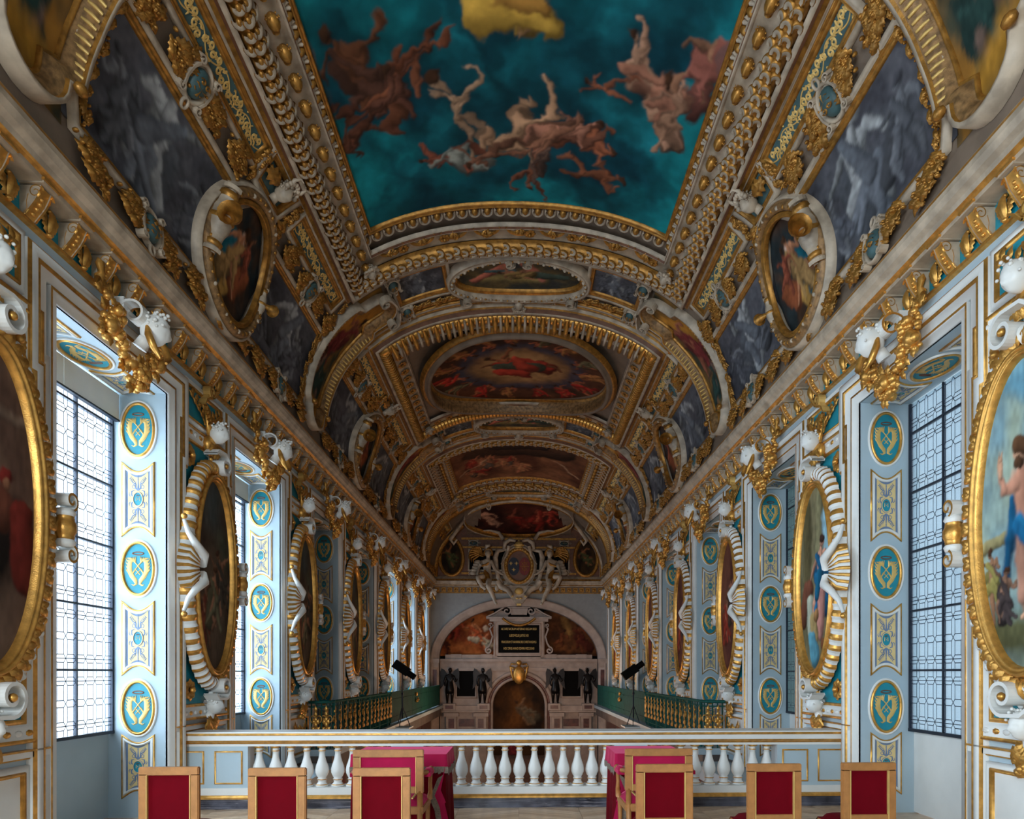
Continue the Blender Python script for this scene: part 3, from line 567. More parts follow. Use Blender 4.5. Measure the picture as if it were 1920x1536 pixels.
for k, (y0, y1) in enumerate(WIN):
    for sd in (-1, 1):
        wn += 1; yc = (y0+y1)/2; xg = sd*4.62
        st = 'clear' if (sd < 0 and k in (0, 1, 2, 5, 6, 7)) else ('pale' if sd > 0 and k < 2 else 'dark')
        mg = {'clear': M_GLASS, 'pale': M_PALE, 'dark': M_DULL if sd > 0 else M_NIGHT}[st]
        mb = MB(); mb.box(*sorted((sd*4.66, sd*4.72)), y0, y1, 0, .97, 0)
        w = mb.build('window_%d' % wn, M_WALL if sd < 0 else M_WHITE)
        tag(w, '%s window on the %s wall, %s leaded glass above a plain apron' % (ORD[k], SIDE[sd], {'clear': 'brightly lit', 'pale': 'pale frosted', 'dark': 'dim unlit'}[st]), 'window', None, 'structure')
        inst('architrave', OR['arch'], w, WF(sd, yc, 0, 0))
        mb = MB(); zt = 4.80
        mb.box(xg-.025, xg+.025, y0, y0+.03, .97, zt); mb.box(xg-.025, xg+.025, y1-.03, y1, .97, zt); mb.box(xg-.03, xg+.03, y0, y1, .95, .985)
        for z in [.973+.694*i for i in range(6)]: mb.box(xg-.02, xg+.02, y0, y1, z-.011, z+.011)
        for i in (1, 2): mb.box(xg-.018, xg+.018, y0+.637*i-.010, y0+.637*i+.010, .97, zt)
        mb.build('glazing_bars', M_IRON, w)
        if not (sd < 0 and k >= 3) and k <= 7:
            mp = lambda a, b, h: np.stack(np.broadcast_arrays(xg-sd*.003+0*a, a, b), -1)
            mb = MB(); nr = 6 if k < 5 else 6
            for ri in range(nr):
                for ci in range(3):
                    for (a, b) in CS:
                        A = (y0+ci*.637+a[0], .973+ri*.694+a[1]); B = (y0+ci*.637+b[0], .973+ri*.694+b[1])
                        if max(A[1], B[1]) > zt: continue
                        d = np.array(B)-np.array(A); n_ = np.array([-d[1], d[0]])/np.hypot(*d)*.0042
                        q = [(A[0]-n_[0], A[1]-n_[1]), (B[0]-n_[0], B[1]-n_[1]), (B[0]+n_[0], B[1]+n_[1]), (A[0]+n_[0], A[1]+n_[1])]
                        f = lambda pp, o: [(xg-sd*o, p[0], p[1]) for p in pp]
                        mb.add(f(q, .003), [(0, 1, 2, 3)], 0, False)
            o = mb.build('leading', M_LEAD, w); o['kind'] = 'stuff'
        if k == 1:          # panes one by one on the two nearest windows
            mg = M_GLASS; cells = [(ci, ri) for ri in range(6) for ci in (2, 1, 0)]; cnt = 0; rest = MB(); pmsh = {}
            for kk, poly in PS.items(): m_ = MB(); m_.prism(poly, -.0015, .0015); pmsh[kk] = m_.mesh('pane', mg)
            for ci, ri in sorted(cells, key=lambda c: -c[0]):
                for c in CP:
                    y = y0+ci*.637+c[1]; z = .973+ri*.694+c[2]; sc = c[3] if len(c) > 3 else 1
                    if z+.03 > zt: continue
                    if cnt < 300:
                        inst('pane', pmsh[c[0]], w, WF(sd, y, z, -.62+.0, s=(1, sc, 1))); cnt += 1
                    else:
                        P_ = np.array(PS[c[0]]); rest.prism(np.c_[y+P_[:, 0], z+P_[:, 1]*sc], -.0015, .0015, 0, lambda a, b, h: np.stack([xg+h, a, b], -1))
            o = rest.build('panes', mg, w); o['kind'] = 'stuff'
            mb = MB(); mb.box(xg-.002, xg+.002, y0, y1, 4.75, 4.80); mb.build('top_strip', mg, w)
            if sd > 0: mb = MB(); mb.box(xg+.012, xg+.016, y0, y1, .97, 4.81); mb.build('frosted_sheet', M_PALE, w)
        else:
            mb = MB(); mb.box(xg-.002, xg+.002, y0+.01, y1-.01, .97, zt); mb.build('glass', mg, w)
        if st == 'dark':
            mb = MB(); mb.box(*sorted((sd*4.66, sd*4.72)), y0, y1, .97, 4.815); mb.build('backing', M_DULL if sd > 0 else M_NIGHT, w)
        if st == 'clear' and k > 0:
            mb = MB(); 
            for a, b in ((y0+.02, yc-.004), (yc+.004, y1-.02)): mb.box(-4.56, -4.53, a, b, 4.50, 4.79, 0)
            mb.box(-4.57, -4.52, y0+.02, y1-.02, 4.48, 4.50, 1); mb.build('roller_blind', [M_WHITE, M_IRON], w)
        # ornament of the far reveal and of the soffit
        xr = sd*4.325
        for z in (4.40, 2.82, 1.24): inst('medallion', OR['mono'], w, FY(xr, y1, z, s=(1.18, 1.12, 1)))
        for z in (3.61, 2.03, .57): inst('ornament_panel', OR['panel'], w, FY(xr, y1, z, s=(1.0, 1.0 if z > 1 else .86, 1)))
        inst('medallion', OR['mono'], w, SOFF(xr, yc, 4.815, (1.2, 1.15, 1)))
        for s in (-1, 1): inst('ornament_panel', OR['panel'], w, SOFF(xr, yc+s*.66, 4.815, (1.0, .72, 1)))
# ---------------------------------------------------------------- pier dressing: parts of the two walls
def frame_mesh(x0, x1, y0, y1, field, name, prof=None, ms=None, mats=None, bg=None):
    mb = MB(); mb.prism(rect(x0, x1, y0, y1), 0, .006, 0)
    prof = prof or [(0, .006), (.01, .03), (.03, .035), (.035, .02), (.04, .028), (.085, .03), (.09, 0)]; ms = ms or [1, 1, 1, 2, 2, 2]
    mb.sweep(rect(x0, x1, y0, y1)[::-1], True, prof, ms); return mb.mesh(name, mats or [field, M_GOLD, M_WHITE])
OR['over'] = frame_mesh(-.44, .44, -.17, .17, M_TEAL, 'relief_panel')
mb = MB()
for s in (-1, 1):
    mb.tube([(0, -.14, .01), (s*.12, -.06, .03), (s*.26, 0, .03), (s*.40, .12, .02)], [.014, .012, .01, .005], 6)
    for i in range(9):
        t = i/8; x, y = s*(.03+.36*t), -.12+.2*t; add_leaf(mb, x, y, .02, (PI/2-s*(.1+(.9 if i % 2 else -.5))), .12, .028, n=6)
for i in range(5): add_leaf(mb, 0, -.12+i*.02, .02, PI/2+(i-2)*.4, .2, .035, n=7)
OR['branch'] = mb.mesh('branch', M_GOLD)
def top_scroll():
    mb = MB(); scroll_band(mb, spiral(0, 0, .085, .015, -PI/2, 1.5, 28), .10, .02, 0, medge=1)
    scroll_band(mb, [(0, -.085), (.08, -.10), (.16, -.15), (.2, -.22)], .10, .02, 0, medge=1); scroll_band(mb, [(-.05, -.06), (-.14, .04), (-.2, .08)], .10, .02, 0, medge=1)
    mb.prism([(-.06, -.06), (.14, -.15), (0, .06)], 0, .08, 0); return mb.mesh('scroll', [M_WHITE, M_GOLD])
OR['tscroll'] = top_scroll(); OR['tscroll'].materials[0] = M_PGOLD
OR['back'] = frame_mesh(-.60, .60, -1.68, 1.68, M_TEAL, 'backing_panel', [(-.09, .006), (-.08, .03), (-.06, .03), (-.05, .02), (-.03, .045), (.07, .045), (.08, .06), (.10, .06), (.11, 0)], [1, 1, 1, 2, 2, 1, 1, 1])
mb = MB()
for s in (-1, 1):
    for i in range(26): mb.ball((s*.62, -1.6+i*.128, .045), (.028, .045, .012), i % 2, 7)
    for i in range(10): mb.ball((-.55+i*.122, s*1.70, .045), (.045, .028, .012), i % 2, 7)
OR['backcarve'] = mb.mesh('carved_border', [M_WHITE, M_GOLD])
OR['dado'] = frame_mesh(-.50, .50, -.30, .30, M_WHITE, 'dado_panel')
mb = MB(); mb.box(-.78, .78, -.03, .02, 0, .05, 0); mb.box(-.78, .78, .02, .035, 0, .07, 1); mb.box(-.78, .78, -.045, -.03, 0, .03, 1); OR['cap'] = mb.mesh('dado_cap', [M_WHITE, M_GOLD])
PIER = [4.21+3.7*k+.895 for k in range(0, 8)]        # pier centres between windows k and k+1
PIER = [p for p in PIER if p < 31]
for sd in (-1, 1):
    W_ = walls[sd]
    for i, y in enumerate(PIER):
        sc = 1 if i < 7 else .6
        if i == 7: continue
        inst('relief_panel', OR['over'], W_, WF(sd, y, 4.93)); inst('branch', OR['branch'], W_, WF(sd, y, 4.93, .008))
        inst('scroll', OR['tscroll'], W_, WF(sd, y, 5.20, .02, s=(1 if sd > 0 else -1, 1, 1)))
        inst('backing_panel', OR['back'], W_, WF(sd, y, 2.85)); inst('carved_border', OR['backcarve'], W_, WF(sd, y, 2.85))
        for a in (-1, 1):
            for b in (-1, 1): inst('rosette', OR['rosette'], W_, WF(sd, y+a*.42, 2.85+b*1.42, .008, s=1.25))
        inst('dado_panel', OR['dado'], W_, WF(sd, y, .5)); inst('dado_cap', OR['cap'], W_, WF(sd, y, .98))
        if i: inst('branch', OR['branch'], W_, WF(sd, y, .55, .01, s=(.8, 1.2, 1)))
# ---------------------------------------------------------------- oval paintings between the windows
RX, RY = .50, 1.20
def half(n, a0, a1, o): return ell(0, 0, RX+o, RY+o, n, a0, a1)
def oval_meshes(ns):      # ns: which side (+1/-1 in local x) carries the banded roll and the shell
    a0, a1 = (-PI/2, PI/2) if ns > 0 else (PI/2, 1.5*PI); out = {}
    mb = MB(); mb.sweep(ell(0, 0, RX, RY, 64)[::-1], True, [(-.01, .10), (0, .15), (.015, .165), (.03, .15), (.035, .17), (.055, .18), (.07, .15), (.08, .08)], 0); out['inner_moulding'] = mb.mesh('inner_moulding', M_GOLD)
    mb = MB(); n = 27*4+1; P = half(n, a0, a1, .16)   # banded roll on the near half
    T = np.gradient(P, axis=0); T /= np.linalg.norm(T, axis=1)[:, None]; N = np.stack([-T[:, 1], T[:, 0]], 1); th = np.linspace(-.1, PI+.1, 9)
    r = np.where((np.arange(n) % 4) < 2, .098, .085)[:, None]
    G = np.stack([P[:, None, 0]+N[:, None, 0]*r*np.cos(th), P[:, None, 1]+N[:, None, 1]*r*np.cos(th), .05+r*1.25*np.sin(th)], -1)
    for i in range(n-1): mb.grid(G[i:i+2], m=0 if (i % 4) < 2 else 1)
    out['banded_roll'] = mb.mesh('banded_roll', [M_GOLD, M_WHITE])
    mb = MB(); b0, b1 = (PI/2, 1.5*PI) if ns > 0 else (-PI/2, PI/2); n = 60
    mb.sweep(half(n, b0, b1, .08)[::-1], False, [(0, .10), (.02, .11), (.06, .12), (.11, .10), (.12, .06)], 0)
    P = half(56, b0+.03, b1-.03, .14)
    for i in range(56):
        a = math.atan2(P[i, 1]/RY**2, P[i, 0]/RX**2); s = 1 if i % 2 else -1; add_leaf(mb, P[i, 0]-.05*math.cos(a), P[i, 1]-.05*math.sin(a), .12, a+s*.8, .135, .042, tilt=.1, m=0, n=8)
    out['leaf_carving'] = mb.mesh('leaf_carving', M_GOLD)
    mb = MB(); mb.sweep(half(n, b0, b1, .22)[::-1], False, [(0, .04), (0, .09), (.035, .09), (.04, .05), (.045, .02)], 0)
    P = half(36, b0+.05, b1-.05, .30)
    for i in range(36): mb.ball((P[i, 0], P[i, 1], .05), (.026, .036, .03), i % 2, 7); 
    mb.sweep(half(n, b0, b1, .27)[::-1], False, [(0, .0), (0, .04), (.06, .04), (.06, 0)], 0)
    out['bead_chain'] = mb.mesh('bead_chain', [M_WHITE, M_GOLD])
    mb = MB()                                                          # scallop shell with two horns
    for i in range(13):
        a = -.62+1.24*i/12; mb.tube([(ns*(.56), 0, .16), (ns*(.56+.16*math.cos(a)), .16*math.sin(a), .24), (ns*(.54+.35*math.cos(a)), .36*math.sin(a), .20), (ns*(.54+.38*math.cos(a)), .40*math.sin(a), .1)], [.012, .022, .034, .03], 6, i % 2)
    for s in (-1, 1):
        mb.tube([(ns*.52, s*.05, .2), (ns*.60, s*.16, .26), (ns*.76, s*.26, .24), (ns*.86, s*.38, .2), (ns*.88, s*.52, .16)], [.05, .055, .045, .032, .02], 8, 1); mb.ball((ns*.88, s*.56, .16), .035, 0, 8)
    out['shell'] = mb.mesh('shell', [M_GOLD, M_WHITE])
    mb = MB(); x = -ns*.84                                             # bundle of little volutes on the far side
    mb.lathe([(0, -.17), (.07, -.16), (.085, -.12), (.07, -.10), (.075, -.06), (.09, -.03), (.09, .03), (.075, .06), (.07, .10), (.085, .12), (.07, .16), (0, .17)], 12, [0, 0, 0, 1, 1, 1, 1, 1, 0, 0, 0])
    g = mb.v[-1]; g[:] = np.stack([g[:, 0]+x, g[:, 2], g[:, 1]*.9+.12], 1)
    for s in (-1, 1): scroll_band(mb, spiral(x, s*.23, .085, .015, -s*PI/2, 1.3*s, 20)+0, .14, .022, 0, mp=lambda a, b, h: np.stack([a, b, h+.04], -1), medge=1)
    out['side_scroll'] = mb.mesh('side_scroll', [M_WHITE, M_GOLD])
    for s in (-1, 1):                                                  # volutes at top and foot
        mb = MB(); c = -ns*.10; p = spiral(c, s*1.42, .15, .03, (PI/2 if s > 0 else -PI/2), ns*s*1.25, 30); q = np.r_[[(ns*.18, s*1.50), (ns*.10, s*1.56), (c, s*1.57)], p]
        scroll_band(mb, q, .17, .03, 0, mp=lambda a, b, h: np.stack([a, b, h+.06], -1), medge=0); mb.ball((c, s*1.42, .22), (.035, .035, .03), 1, 8)
        scroll_band(mb, [(ns*.05, s*1.60), (-ns*.05, s*1.66), (ns*.02, s*1.74)], .10, .05, 0)
        out['volute%d' % s] = mb.mesh('volute', [M_WHITE, M_GOLD])
    mb = MB()
    for s in (-1, 1):
        for j in range(5): mb.tube([(s*.03, .0, 0), (s*(.08+.02*j), .1+.03*j, .03), (s*(.12+.025*j), .12+.045*j, .05), (s*(.16+.02*j), .08+.05*j, .05)], [.03, .028, .022, .008], 6)
    mb.ball((0, -.12, .0), (.13, .12, .08), 0, 10)
    for j in range(5): add_leaf(mb, 0, -.1, .05, -PI/2+(j-2)*.4, .2, .05)
    out['crest'] = mb.mesh('crest', M_GOLD)
    mb = MB()
    for j in range(5): add_leaf(mb, 0, .0, .03, -PI/2+(j-2)*.45, .22, .06)
    fruit_bunch(mb, (0, -.2, 0), .12, .08, .06, 14, 4); out['foot'] = mb.mesh('foot', M_GOLD)
    return out
OV = {-1: oval_meshes(-1), 1: oval_meshes(1)}
SUBJ = {(-1, 0): 'a red-turbaned figure in brown gloom', (-1, 1): 'dim mourners under a grey sky', (-1, 2): 'a dusky red-robed figure', (1, 0): 'a man in blue raising his hand', (1, 1): 'a kneeling woman before a standing man', (1, 2): 'red-cloaked figures on brown ground'}
def oval_paint(sd, i):
    sh = (i+(3 if sd > 0 else 0)); P = Paint(100 if i < 3 else 60, 240 if i < 3 else 140, (60, 48, 40), (84, 70, 58), seed=20+sh)
    L = P.limb
    if sd > 0 and i == 0:
        P = Paint(180, 420, (120, 150, 160), (150, 165, 150), 3); L = P.limb
        for y in range(8): L(.02+y*.05, 1.0-y*.03, .4, .95-y*.04, .05, .07, (110, 165, 190), .8)
        L(.0, .12, .43, .1, .16, .14, (84, 84, 56), .5); L(.3, .25, .3, .55, .05, .05, (150, 150, 120), .3); L(.0, .42, .3, .46, .025, .03, (150, 140, 100), .2)
        L(.26, .2, .25, .5, .03, .03, (140, 135, 110), .2)
        SK = (206, 158, 128); RO = (196, 140, 116)
        L(.20, .62, .21, .46, .055, .06, RO, .3); L(.22, .40, .225, .20, .05, .035, (150, 116, 96), .3); L(.19, .42, .20, .24, .03, .03, (176, 128, 108), .3); L(.23, .62, .26, .5, .05, .05, (180, 126, 104), .3)
        L(.165, .60, .11, .60, .032, .028, RO, .3); L(.11, .60, .095, .655, .024, .018, RO, .3); L(.095, .655, .088, .70, .013, .010, SK); L(.088, .70, .082, .73, .008, .003, SK); L(.09, .70, .096, .725, .005, .003, SK)
        L(.155, .56, .145, .40, .022, .034, (24, 92, 132), .3); L(.145, .42, .125, .30, .03, .02, (20, 80, 116), .3); L(.19, .48, .25, .43, .035, .04, (34, 116, 160), .3); L(.17, .46, .24, .40, .03, .03, (28, 104, 150), .3)
        L(.19, .70, .195, .69, .034, .034, SK); L(.185, .725, .215, .71, .034, .03, (96, 66, 44)); L(.18, .67, .19, .665, .02, .02, (84, 58, 40)); L(.215, .18, .19, .17, .014, .01, SK)
        P.figure(.06, .30, .18, .1, (150, 110, 84), (150, 140, 80), 9); P.figure(.12, .24, .15, -.1, (140, 104, 84), (70, 60, 60), 10)
    elif sd > 0 and i == 1:
        P = Paint(160, 380, (92, 92, 72), (120, 112, 84), 4); L = P.limb
        L(.25, .95, .25, .62, .05, .05, (140, 134, 100), .2); L(.33, .8, .38, .6, .07, .08, (150, 190, 205), .3); L(.1, .5, .1, .9, .06, .06, (98, 90, 62), .3); L(.05, .3, .12, .45, .07, .07, (110, 66, 50))
        L(.14, .38, .16, .2, .05, .05, (186, 190, 170), .1); P.figure(.28, .50, .34, .05, (205, 150, 125), (32, 100, 140), 12, (60, 40, 34)); L(.28, .42, .26, .2, .05, .04, (200, 140, 128)); L(.26, .52, .22, .40, .04, .03, (20, 96, 130))
        L(.18, .28, .2, .18, .05, .05, (176, 150, 100)); L(.16, .18, .2, .08, .05, .06, (96, 160, 180)); L(.21, .30, .22, .31, .032, .032, (150, 110, 70)); L(.3, .14, .36, .14, .04, .04, (130, 80, 50), .1)
    elif sd > 0: 
        P = Paint(100, 240, (78, 40, 34), (104, 62, 48), 30+i); L = P.limb
        for j in range(2): P.figure(.15+.12*j, .4+.15*j, .3, .2*j, (170, 110, 84), (150, 50, 36) if j == 0 else (90, 70, 60), 30+i*3+j)
    elif i == 0:
        P = Paint(160, 380, (88, 66, 56), (110, 88, 74), 6); L = P.limb
        L(.05, .8, .4, .8, .03, .03, (120, 100, 86), .5); L(.15, .2, .3, .45, .12, .12, (34, 28, 28), .4); L(.2, .55, .26, .5, .06, .08, (110, 64, 50)); L(.28, .60, .285, .61, .03, .03, (120, 40, 36)); L(.285, .585, .285, .58, .02, .02, (150, 105, 80)); L(.35, .5, .36, .3, .05, .06, (110, 40, 34)); L(.12, .5, .12, .52, .035, .035, (140, 96, 74))
    else:
        P.limb(.2, .9, .2, .8, .2, .15, (66, 84, 88), .8); P.limb(.3, .7, .35, .6, .1, .1, (74, 84, 70), .8)
        for j in range(3): P.figure(.12+.1*j, .28+.1*j, .27, .3*(j-1), (150, 108, 84), ((120, 60, 44), (110, 108, 84), (70, 66, 60))[j], 50+i*5+j)
    P.wp = .35 if i < 2 else .6; P.glaze(5, .2); return P
for sd in (-1, 1):
    for i, y in enumerate(PIER):
        if i == 7: continue
        lab = 'gilt-framed oval painting, %s on the %s wall%s' % (ORD[i], SIDE[sd], ', showing '+SUBJ[(sd, i)] if (sd, i) in SUBJ else ', tall and dark between two windows')
        z = 2.87; t = thing('oval_painting', (sd*WX, y, z-RY), ' '.join(lab.split()[:16]), 'painting', 'oval paintings along the walls')
        f = wallmap(sd); P = oval_paint(sd, i)
        canvas('canvas', P, lambda U, W: f(y+(U-.5)*2*(RX+.01)*(1 if sd < 0 else -1), z+(W-.5)*2*(RY+.01), .12), 90 if i < 2 else 50, 200 if i < 2 else 100, t, ellipse=True)
        OVm = OV[sd]
        for nm in ('inner_moulding', 'banded_roll', 'leaf_carving', 'bead_chain', 'shell', 'side_scroll', 'volute1', 'volute-1'): inst(nm.rstrip('-1'), OVm[nm], t, WF(sd, y, z, .02))
        inst('crest', OVm['crest'], t, WF(sd, y, z+1.78, .08)); inst('head', OR['head_w'], t, WF(sd, y, z+1.80, .19, s=.95) @ Matrix.Rotation(.35, 4, 'X'))
        inst('foot', OVm['foot'], t, WF(sd, y, z-1.78, .06)); inst('head', OR['head_w'], t, WF(sd, y, z-1.64, .14, s=.85) @ Matrix.Rotation(.15, 4, 'X'))
# ---------------------------------------------------------------- masks with fruit swags over the windows
mb = MB(); scroll_band(mb, spiral(0, 0, .15, .03, PI, -1.1, 26), .13, .022, 0, mp=lambda a, b, h: np.stack([h-.065, b, a], -1), medge=1); mb.box(-.055, .055, .04, .16, -.3, -.08, 0); OR['mvol'] = mb.mesh('volute', [M_WHITE, M_GOLD])
mb = MB(); fruit_bunch(mb, (0, -.43, .12), .17, .13, .12, 46, 1); gourd(mb, (.06, -.40, .22), .06, .07); gourd(mb, (-.12, -.36, .17), .055, .06)
for s in (-1, 1):
    for j in range(7):
        t = j/6; fruit_bunch(mb, (s*(.38-.26*t), .02-.34*math.sin(t*PI/2), .07), .05, .05, .06, 7, 10+j)
OR['swag'] = mb.mesh('fruit_swag', M_GOLD)
mb = MB(); fruit_bunch(mb, (0, -.08, .04), .085, .16, .09, 26, 3); gourd(mb, (0, -.12, .10), .075, .085); fruit_bunch(mb, (0, .14, .02), .05, .08, .05, 10, 6)
for j in range(4): add_leaf(mb, 0, .2, .02, PI/2+(j-1.5)*.5, .13, .045)
OR['drop'] = mb.mesh('fruit_drop', M_GOLD)
mb = MB(); mb.tube([(0, .0, 0), (.05, .06, .05), (.0, .12, .04), (.06, .18, .06), (.02, .24, .02)], [.03, .045, .03, .04, .01], 6)
for s in (-1, 1): mb.tube([(0, 0, .02), (s*.07, .03, .05), (s*.11, -.04, .05)], [.03, .03, .01], 6)
OR['ribbon'] = mb.mesh('ribbon', M_GOLD)
mb = MB()
for s in (-1, 1): mb.tube([(s*.1, .05, 0), (s*.16, -.05, .04), (s*.14, -.17, .08), (s*.06, -.24, .1)], [.02, .036, .036, .014], 8)
OR['scarf'] = mb.mesh('scarf', M_GOLD)
for sd in (-1, 1):
    for k, (y0, y1) in enumerate(WIN):
        y = (y0+y1)/2
        if y1 > YE: continue
        z = 5.06; t = thing('garland_mask', (sd*WX, y, z-.55), 'white curly-haired carved head with gold fruit swags above the %s window of the %s wall' % (ORD[k], SIDE[sd]), 'carving', 'carved heads over the windows')
        F = WF(sd, y, z, .0)
        inst('head', OR['head_w'], t, F @ Matrix.Translation((0, 0, .36)) @ Matrix.Rotation(.42, 4, 'X') @ Matrix.Rotation(.35*sd*-1, 4, 'Y') @ Matrix.Diagonal((1.12, 1.15, 1.1, 1)))
        inst('volute', OR['mvol'], t, F @ Matrix.Translation((.13*sd, .08, .24)))
        inst('fruit_swag', OR['swag'], t, F @ Matrix.Translation((0, .0, .12)) @ Matrix.Rotation(.25, 4, 'X'))
        for s in (-1, 1): inst('fruit_drop', OR['drop'], t, F @ Matrix.Translation((s*.42, -.04, .07))); inst('ribbon', OR['ribbon'], t, F @ Matrix.Translation((s*.44, .20, .06)) @ Matrix.Scale(s, 4, (1, 0, 0)))
        inst('scarf', OR['scarf'], t, F @ Matrix.Translation((0, -.06, .34)))
# ---------------------------------------------------------------- the painted and stuccoed vault, bay by bay
PB = 7.25; CB = [5.3, 12.55, 19.8, 27.05]      # centres of the cross bands
GFR = [(-.05, 0), (-.045, .03), (-.03, .045), (-.02, .02), (-.012, .045), (.0, .055), (.012, .045), (.018, .02)]   # gilt picture moulding
def frame_on(poly, mp, step=.25, out=.0, wide=.05, name='frame', parent=None, white=.055, gh=1.0):
    """gold inner moulding plus a flat white fillet outside; poly counter-clockwise in (a, b)"""
    mb = MB(); P = dense(poly, step)[::-1]
    pr = [(-.06, .0), (-.055, .02*gh), (-.035, .05*gh), (-.02, .025*gh), (-.01, .055*gh), (.008, .06*gh), (.014, .03*gh), (.02, .07*gh), (.02+white, .07*gh), (.025+white, .0)]
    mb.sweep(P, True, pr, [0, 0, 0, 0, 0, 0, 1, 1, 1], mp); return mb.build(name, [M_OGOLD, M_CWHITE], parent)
def quad_map(c, f):       # bilinear patch: corners c = (a,b) at uv 00,10,11,01
    c = np.array(c, float)
    def g(U, W):
        a = (c[0][0]*(1-U)*(1-W)+c[1][0]*U*(1-W)+c[2][0]*U*W+c[3][0]*(1-U)*W); b = (c[0][1]*(1-U)*(1-W)+c[1][1]*U*(1-W)+c[2][1]*U*W+c[3][1]*(1-U)*W)
        return f(a, b, .006)
    return g
def center(mp, a, b): return tuple(mp(np.array(a), np.array(b), 0.0).tolist())
BAY = ['first', 'second', 'third', 'fourth']
# grisaille panels either side of each haunch oval
def grisaille(seed, dark=0):
    P = Paint(220, 150, (60, 60, 66), (80, 80, 86), seed); r = random.Random(seed)
    for j in range(3): P.limb(r.uniform(.2, 1.3), r.uniform(.2, .9), r.uniform(.2, 1.3), r.uniform(.2, .9), .12, .05, (82, 84, 90), .8)
    P.figure(.72+r.uniform(-.15, .15), .52, .86, r.uniform(-.3, .3), (146, 148, 150), (100, 104, 112), seed, (80, 82, 86)); P.figure(.36, .42, .5, .3, (112, 114, 120), (88, 90, 98), seed+1, (70, 70, 76)); P.figure(1.1, .5, .5, -.3, (104, 106, 112), (84, 86, 92), seed+2, (70, 70, 76)); P.wp = .5; P.glaze(5, .2); P.a *= 1.15; return P
gi = 0
for sd in (-1, 1):
    f = Vs(sd)
    for b in range(3):
        y0, y1 = CB[b]+.62, CB[b+1]-.62; yc = (CB[b]+CB[b+1])/2
        for h_ in (0, 1):
            e = (y0, yc-.80) if h_ == 0 else (yc+.80, y1)
            lo, up = 5.13, 3.90
            if h_ == 0: poly = [(e[0]+.02, lo), (e[0]-.12, 4.5), (e[0]+.10, up), (e[1]+.40, up), (e[1]-.05, 4.35), (e[1]+.30, lo)]
            else: poly = [(e[1]-.02, lo), (e[0]-.30, lo), (e[0]+.05, 4.35), (e[0]-.40, up), (e[1]-.10, up), (e[1]+.12, 4.5)]
            t = thing('grisaille_panel', center(f, (e[0]+e[1])/2, 4.5), 'grey monochrome figure painting in a gilt frame on the %s haunch, %s of its row' % (SIDE[sd], ORD[b*2+h_]), 'painting', 'grey figure panels of the vault')
            c = [(e[1]+(.42 if h_ == 0 else .10), lo+.02), (e[0]-(.14 if h_ == 0 else .42), lo+.02), (e[0]-(.14 if h_ == 0 else .42), up-.02), (e[1]+(.42 if h_ == 0 else .12), up-.02)]
            gi += 1; canvas('canvas', grisaille(60+gi), quad_map(c, f), 110 if b == 0 else 50, 80 if b == 0 else 36, t)
            P_ = poly if True else poly[::-1]
            A = np.array(P_); area_ = np.sum(A[:, 0]*np.roll(A[:, 1], -1)-np.roll(A[:, 0], -1)*A[:, 1]); P_ = P_ if area_ > 0 else P_[::-1]
            frame_on(P_, f, .2, parent=t)
# haunch ovals
def ceil_oval_paint(seed):
    P = Paint(150, 160, (38, 46, 48), (70, 50, 38), seed); r = random.Random(seed)
    P.limb(.2, .5, .35, .35, .12, .14, (150, 84, 54)); P.limb(.6, .6, .68, .2, .16, .2, (26, 96, 112)); P.limb(.5, .3, .62, .1, .08, .05, (196, 150, 80)); P.limb(.42, .75, .5, .5, .06, .09, (206, 176, 160))
    P.figure(.48, .55, .5, .2, (190, 130, 96), (178, 140, 90), seed); P.figure(.25, .6, .35, -.3, (150, 80, 60), None, seed+3); P.glaze(5, .25); return P
def oval_frame_mesh(f, yc, uc):
    mb = MB(); E = ell(yc, uc, .66, .72, 56)
    mb.sweep(E[::-1], True, [(-.01, .10), (0, .16), (.02, .17), (.03, .15), (.05, .18), (.07, .15)], 0, f)
    mb.sweep(E[::-1], True, [(.07, .13), (.09, .18), (.14, .20), (.18, .16), (.195, .10), (.20, .13), (.225, .13), (.23, 0)], [2, 2, 2, 2, 1, 1, 1], f); return mb
OR['cornu'] = None
mb = MB()      # the fat roll with volutes and the gilt lip that clasps each oval
mb.lathe([(.04, -.36), (.10, -.35), (.115, -.29), (.09, -.27), (.10, -.20), (.13, -.12), (.14, -.03), (.16, .0), (.14, .03), (.13, .12), (.10, .20), (.09, .27), (.115, .29), (.10, .35), (.04, .36)], 16, [0, 1, 1, 0, 0, 0, 1, 1, 0, 0, 0, 1, 1, 0])
for s in (-1, 1): scroll_band(mb, spiral(0, 0, .12, .02, PI/2, 1.3, 22), .05, .025, 0, mp=lambda a, b, h, s=s: np.stack([a, b, s*(h+.37)], -1), medge=1)
g_ = np.concatenate(mb.v); mb.v = [np.stack([g_[:, 0], g_[:, 2], g_[:, 1]+.12], 1)]
mb.tube([(-.02, -.0, .2), (-.14, .0, .30), (-.22, .0, .34), (-.27, 0, .34)], [.04, .07, .12, .15], 12, 1, caps=False)
OR['clasp'] = mb.mesh('clasp', [M_CWHITE, M_OGOLD])
mb = MB()
for i in range(40):
    mb.ball((0, 0, 0), 1, 0, 4) if False else None
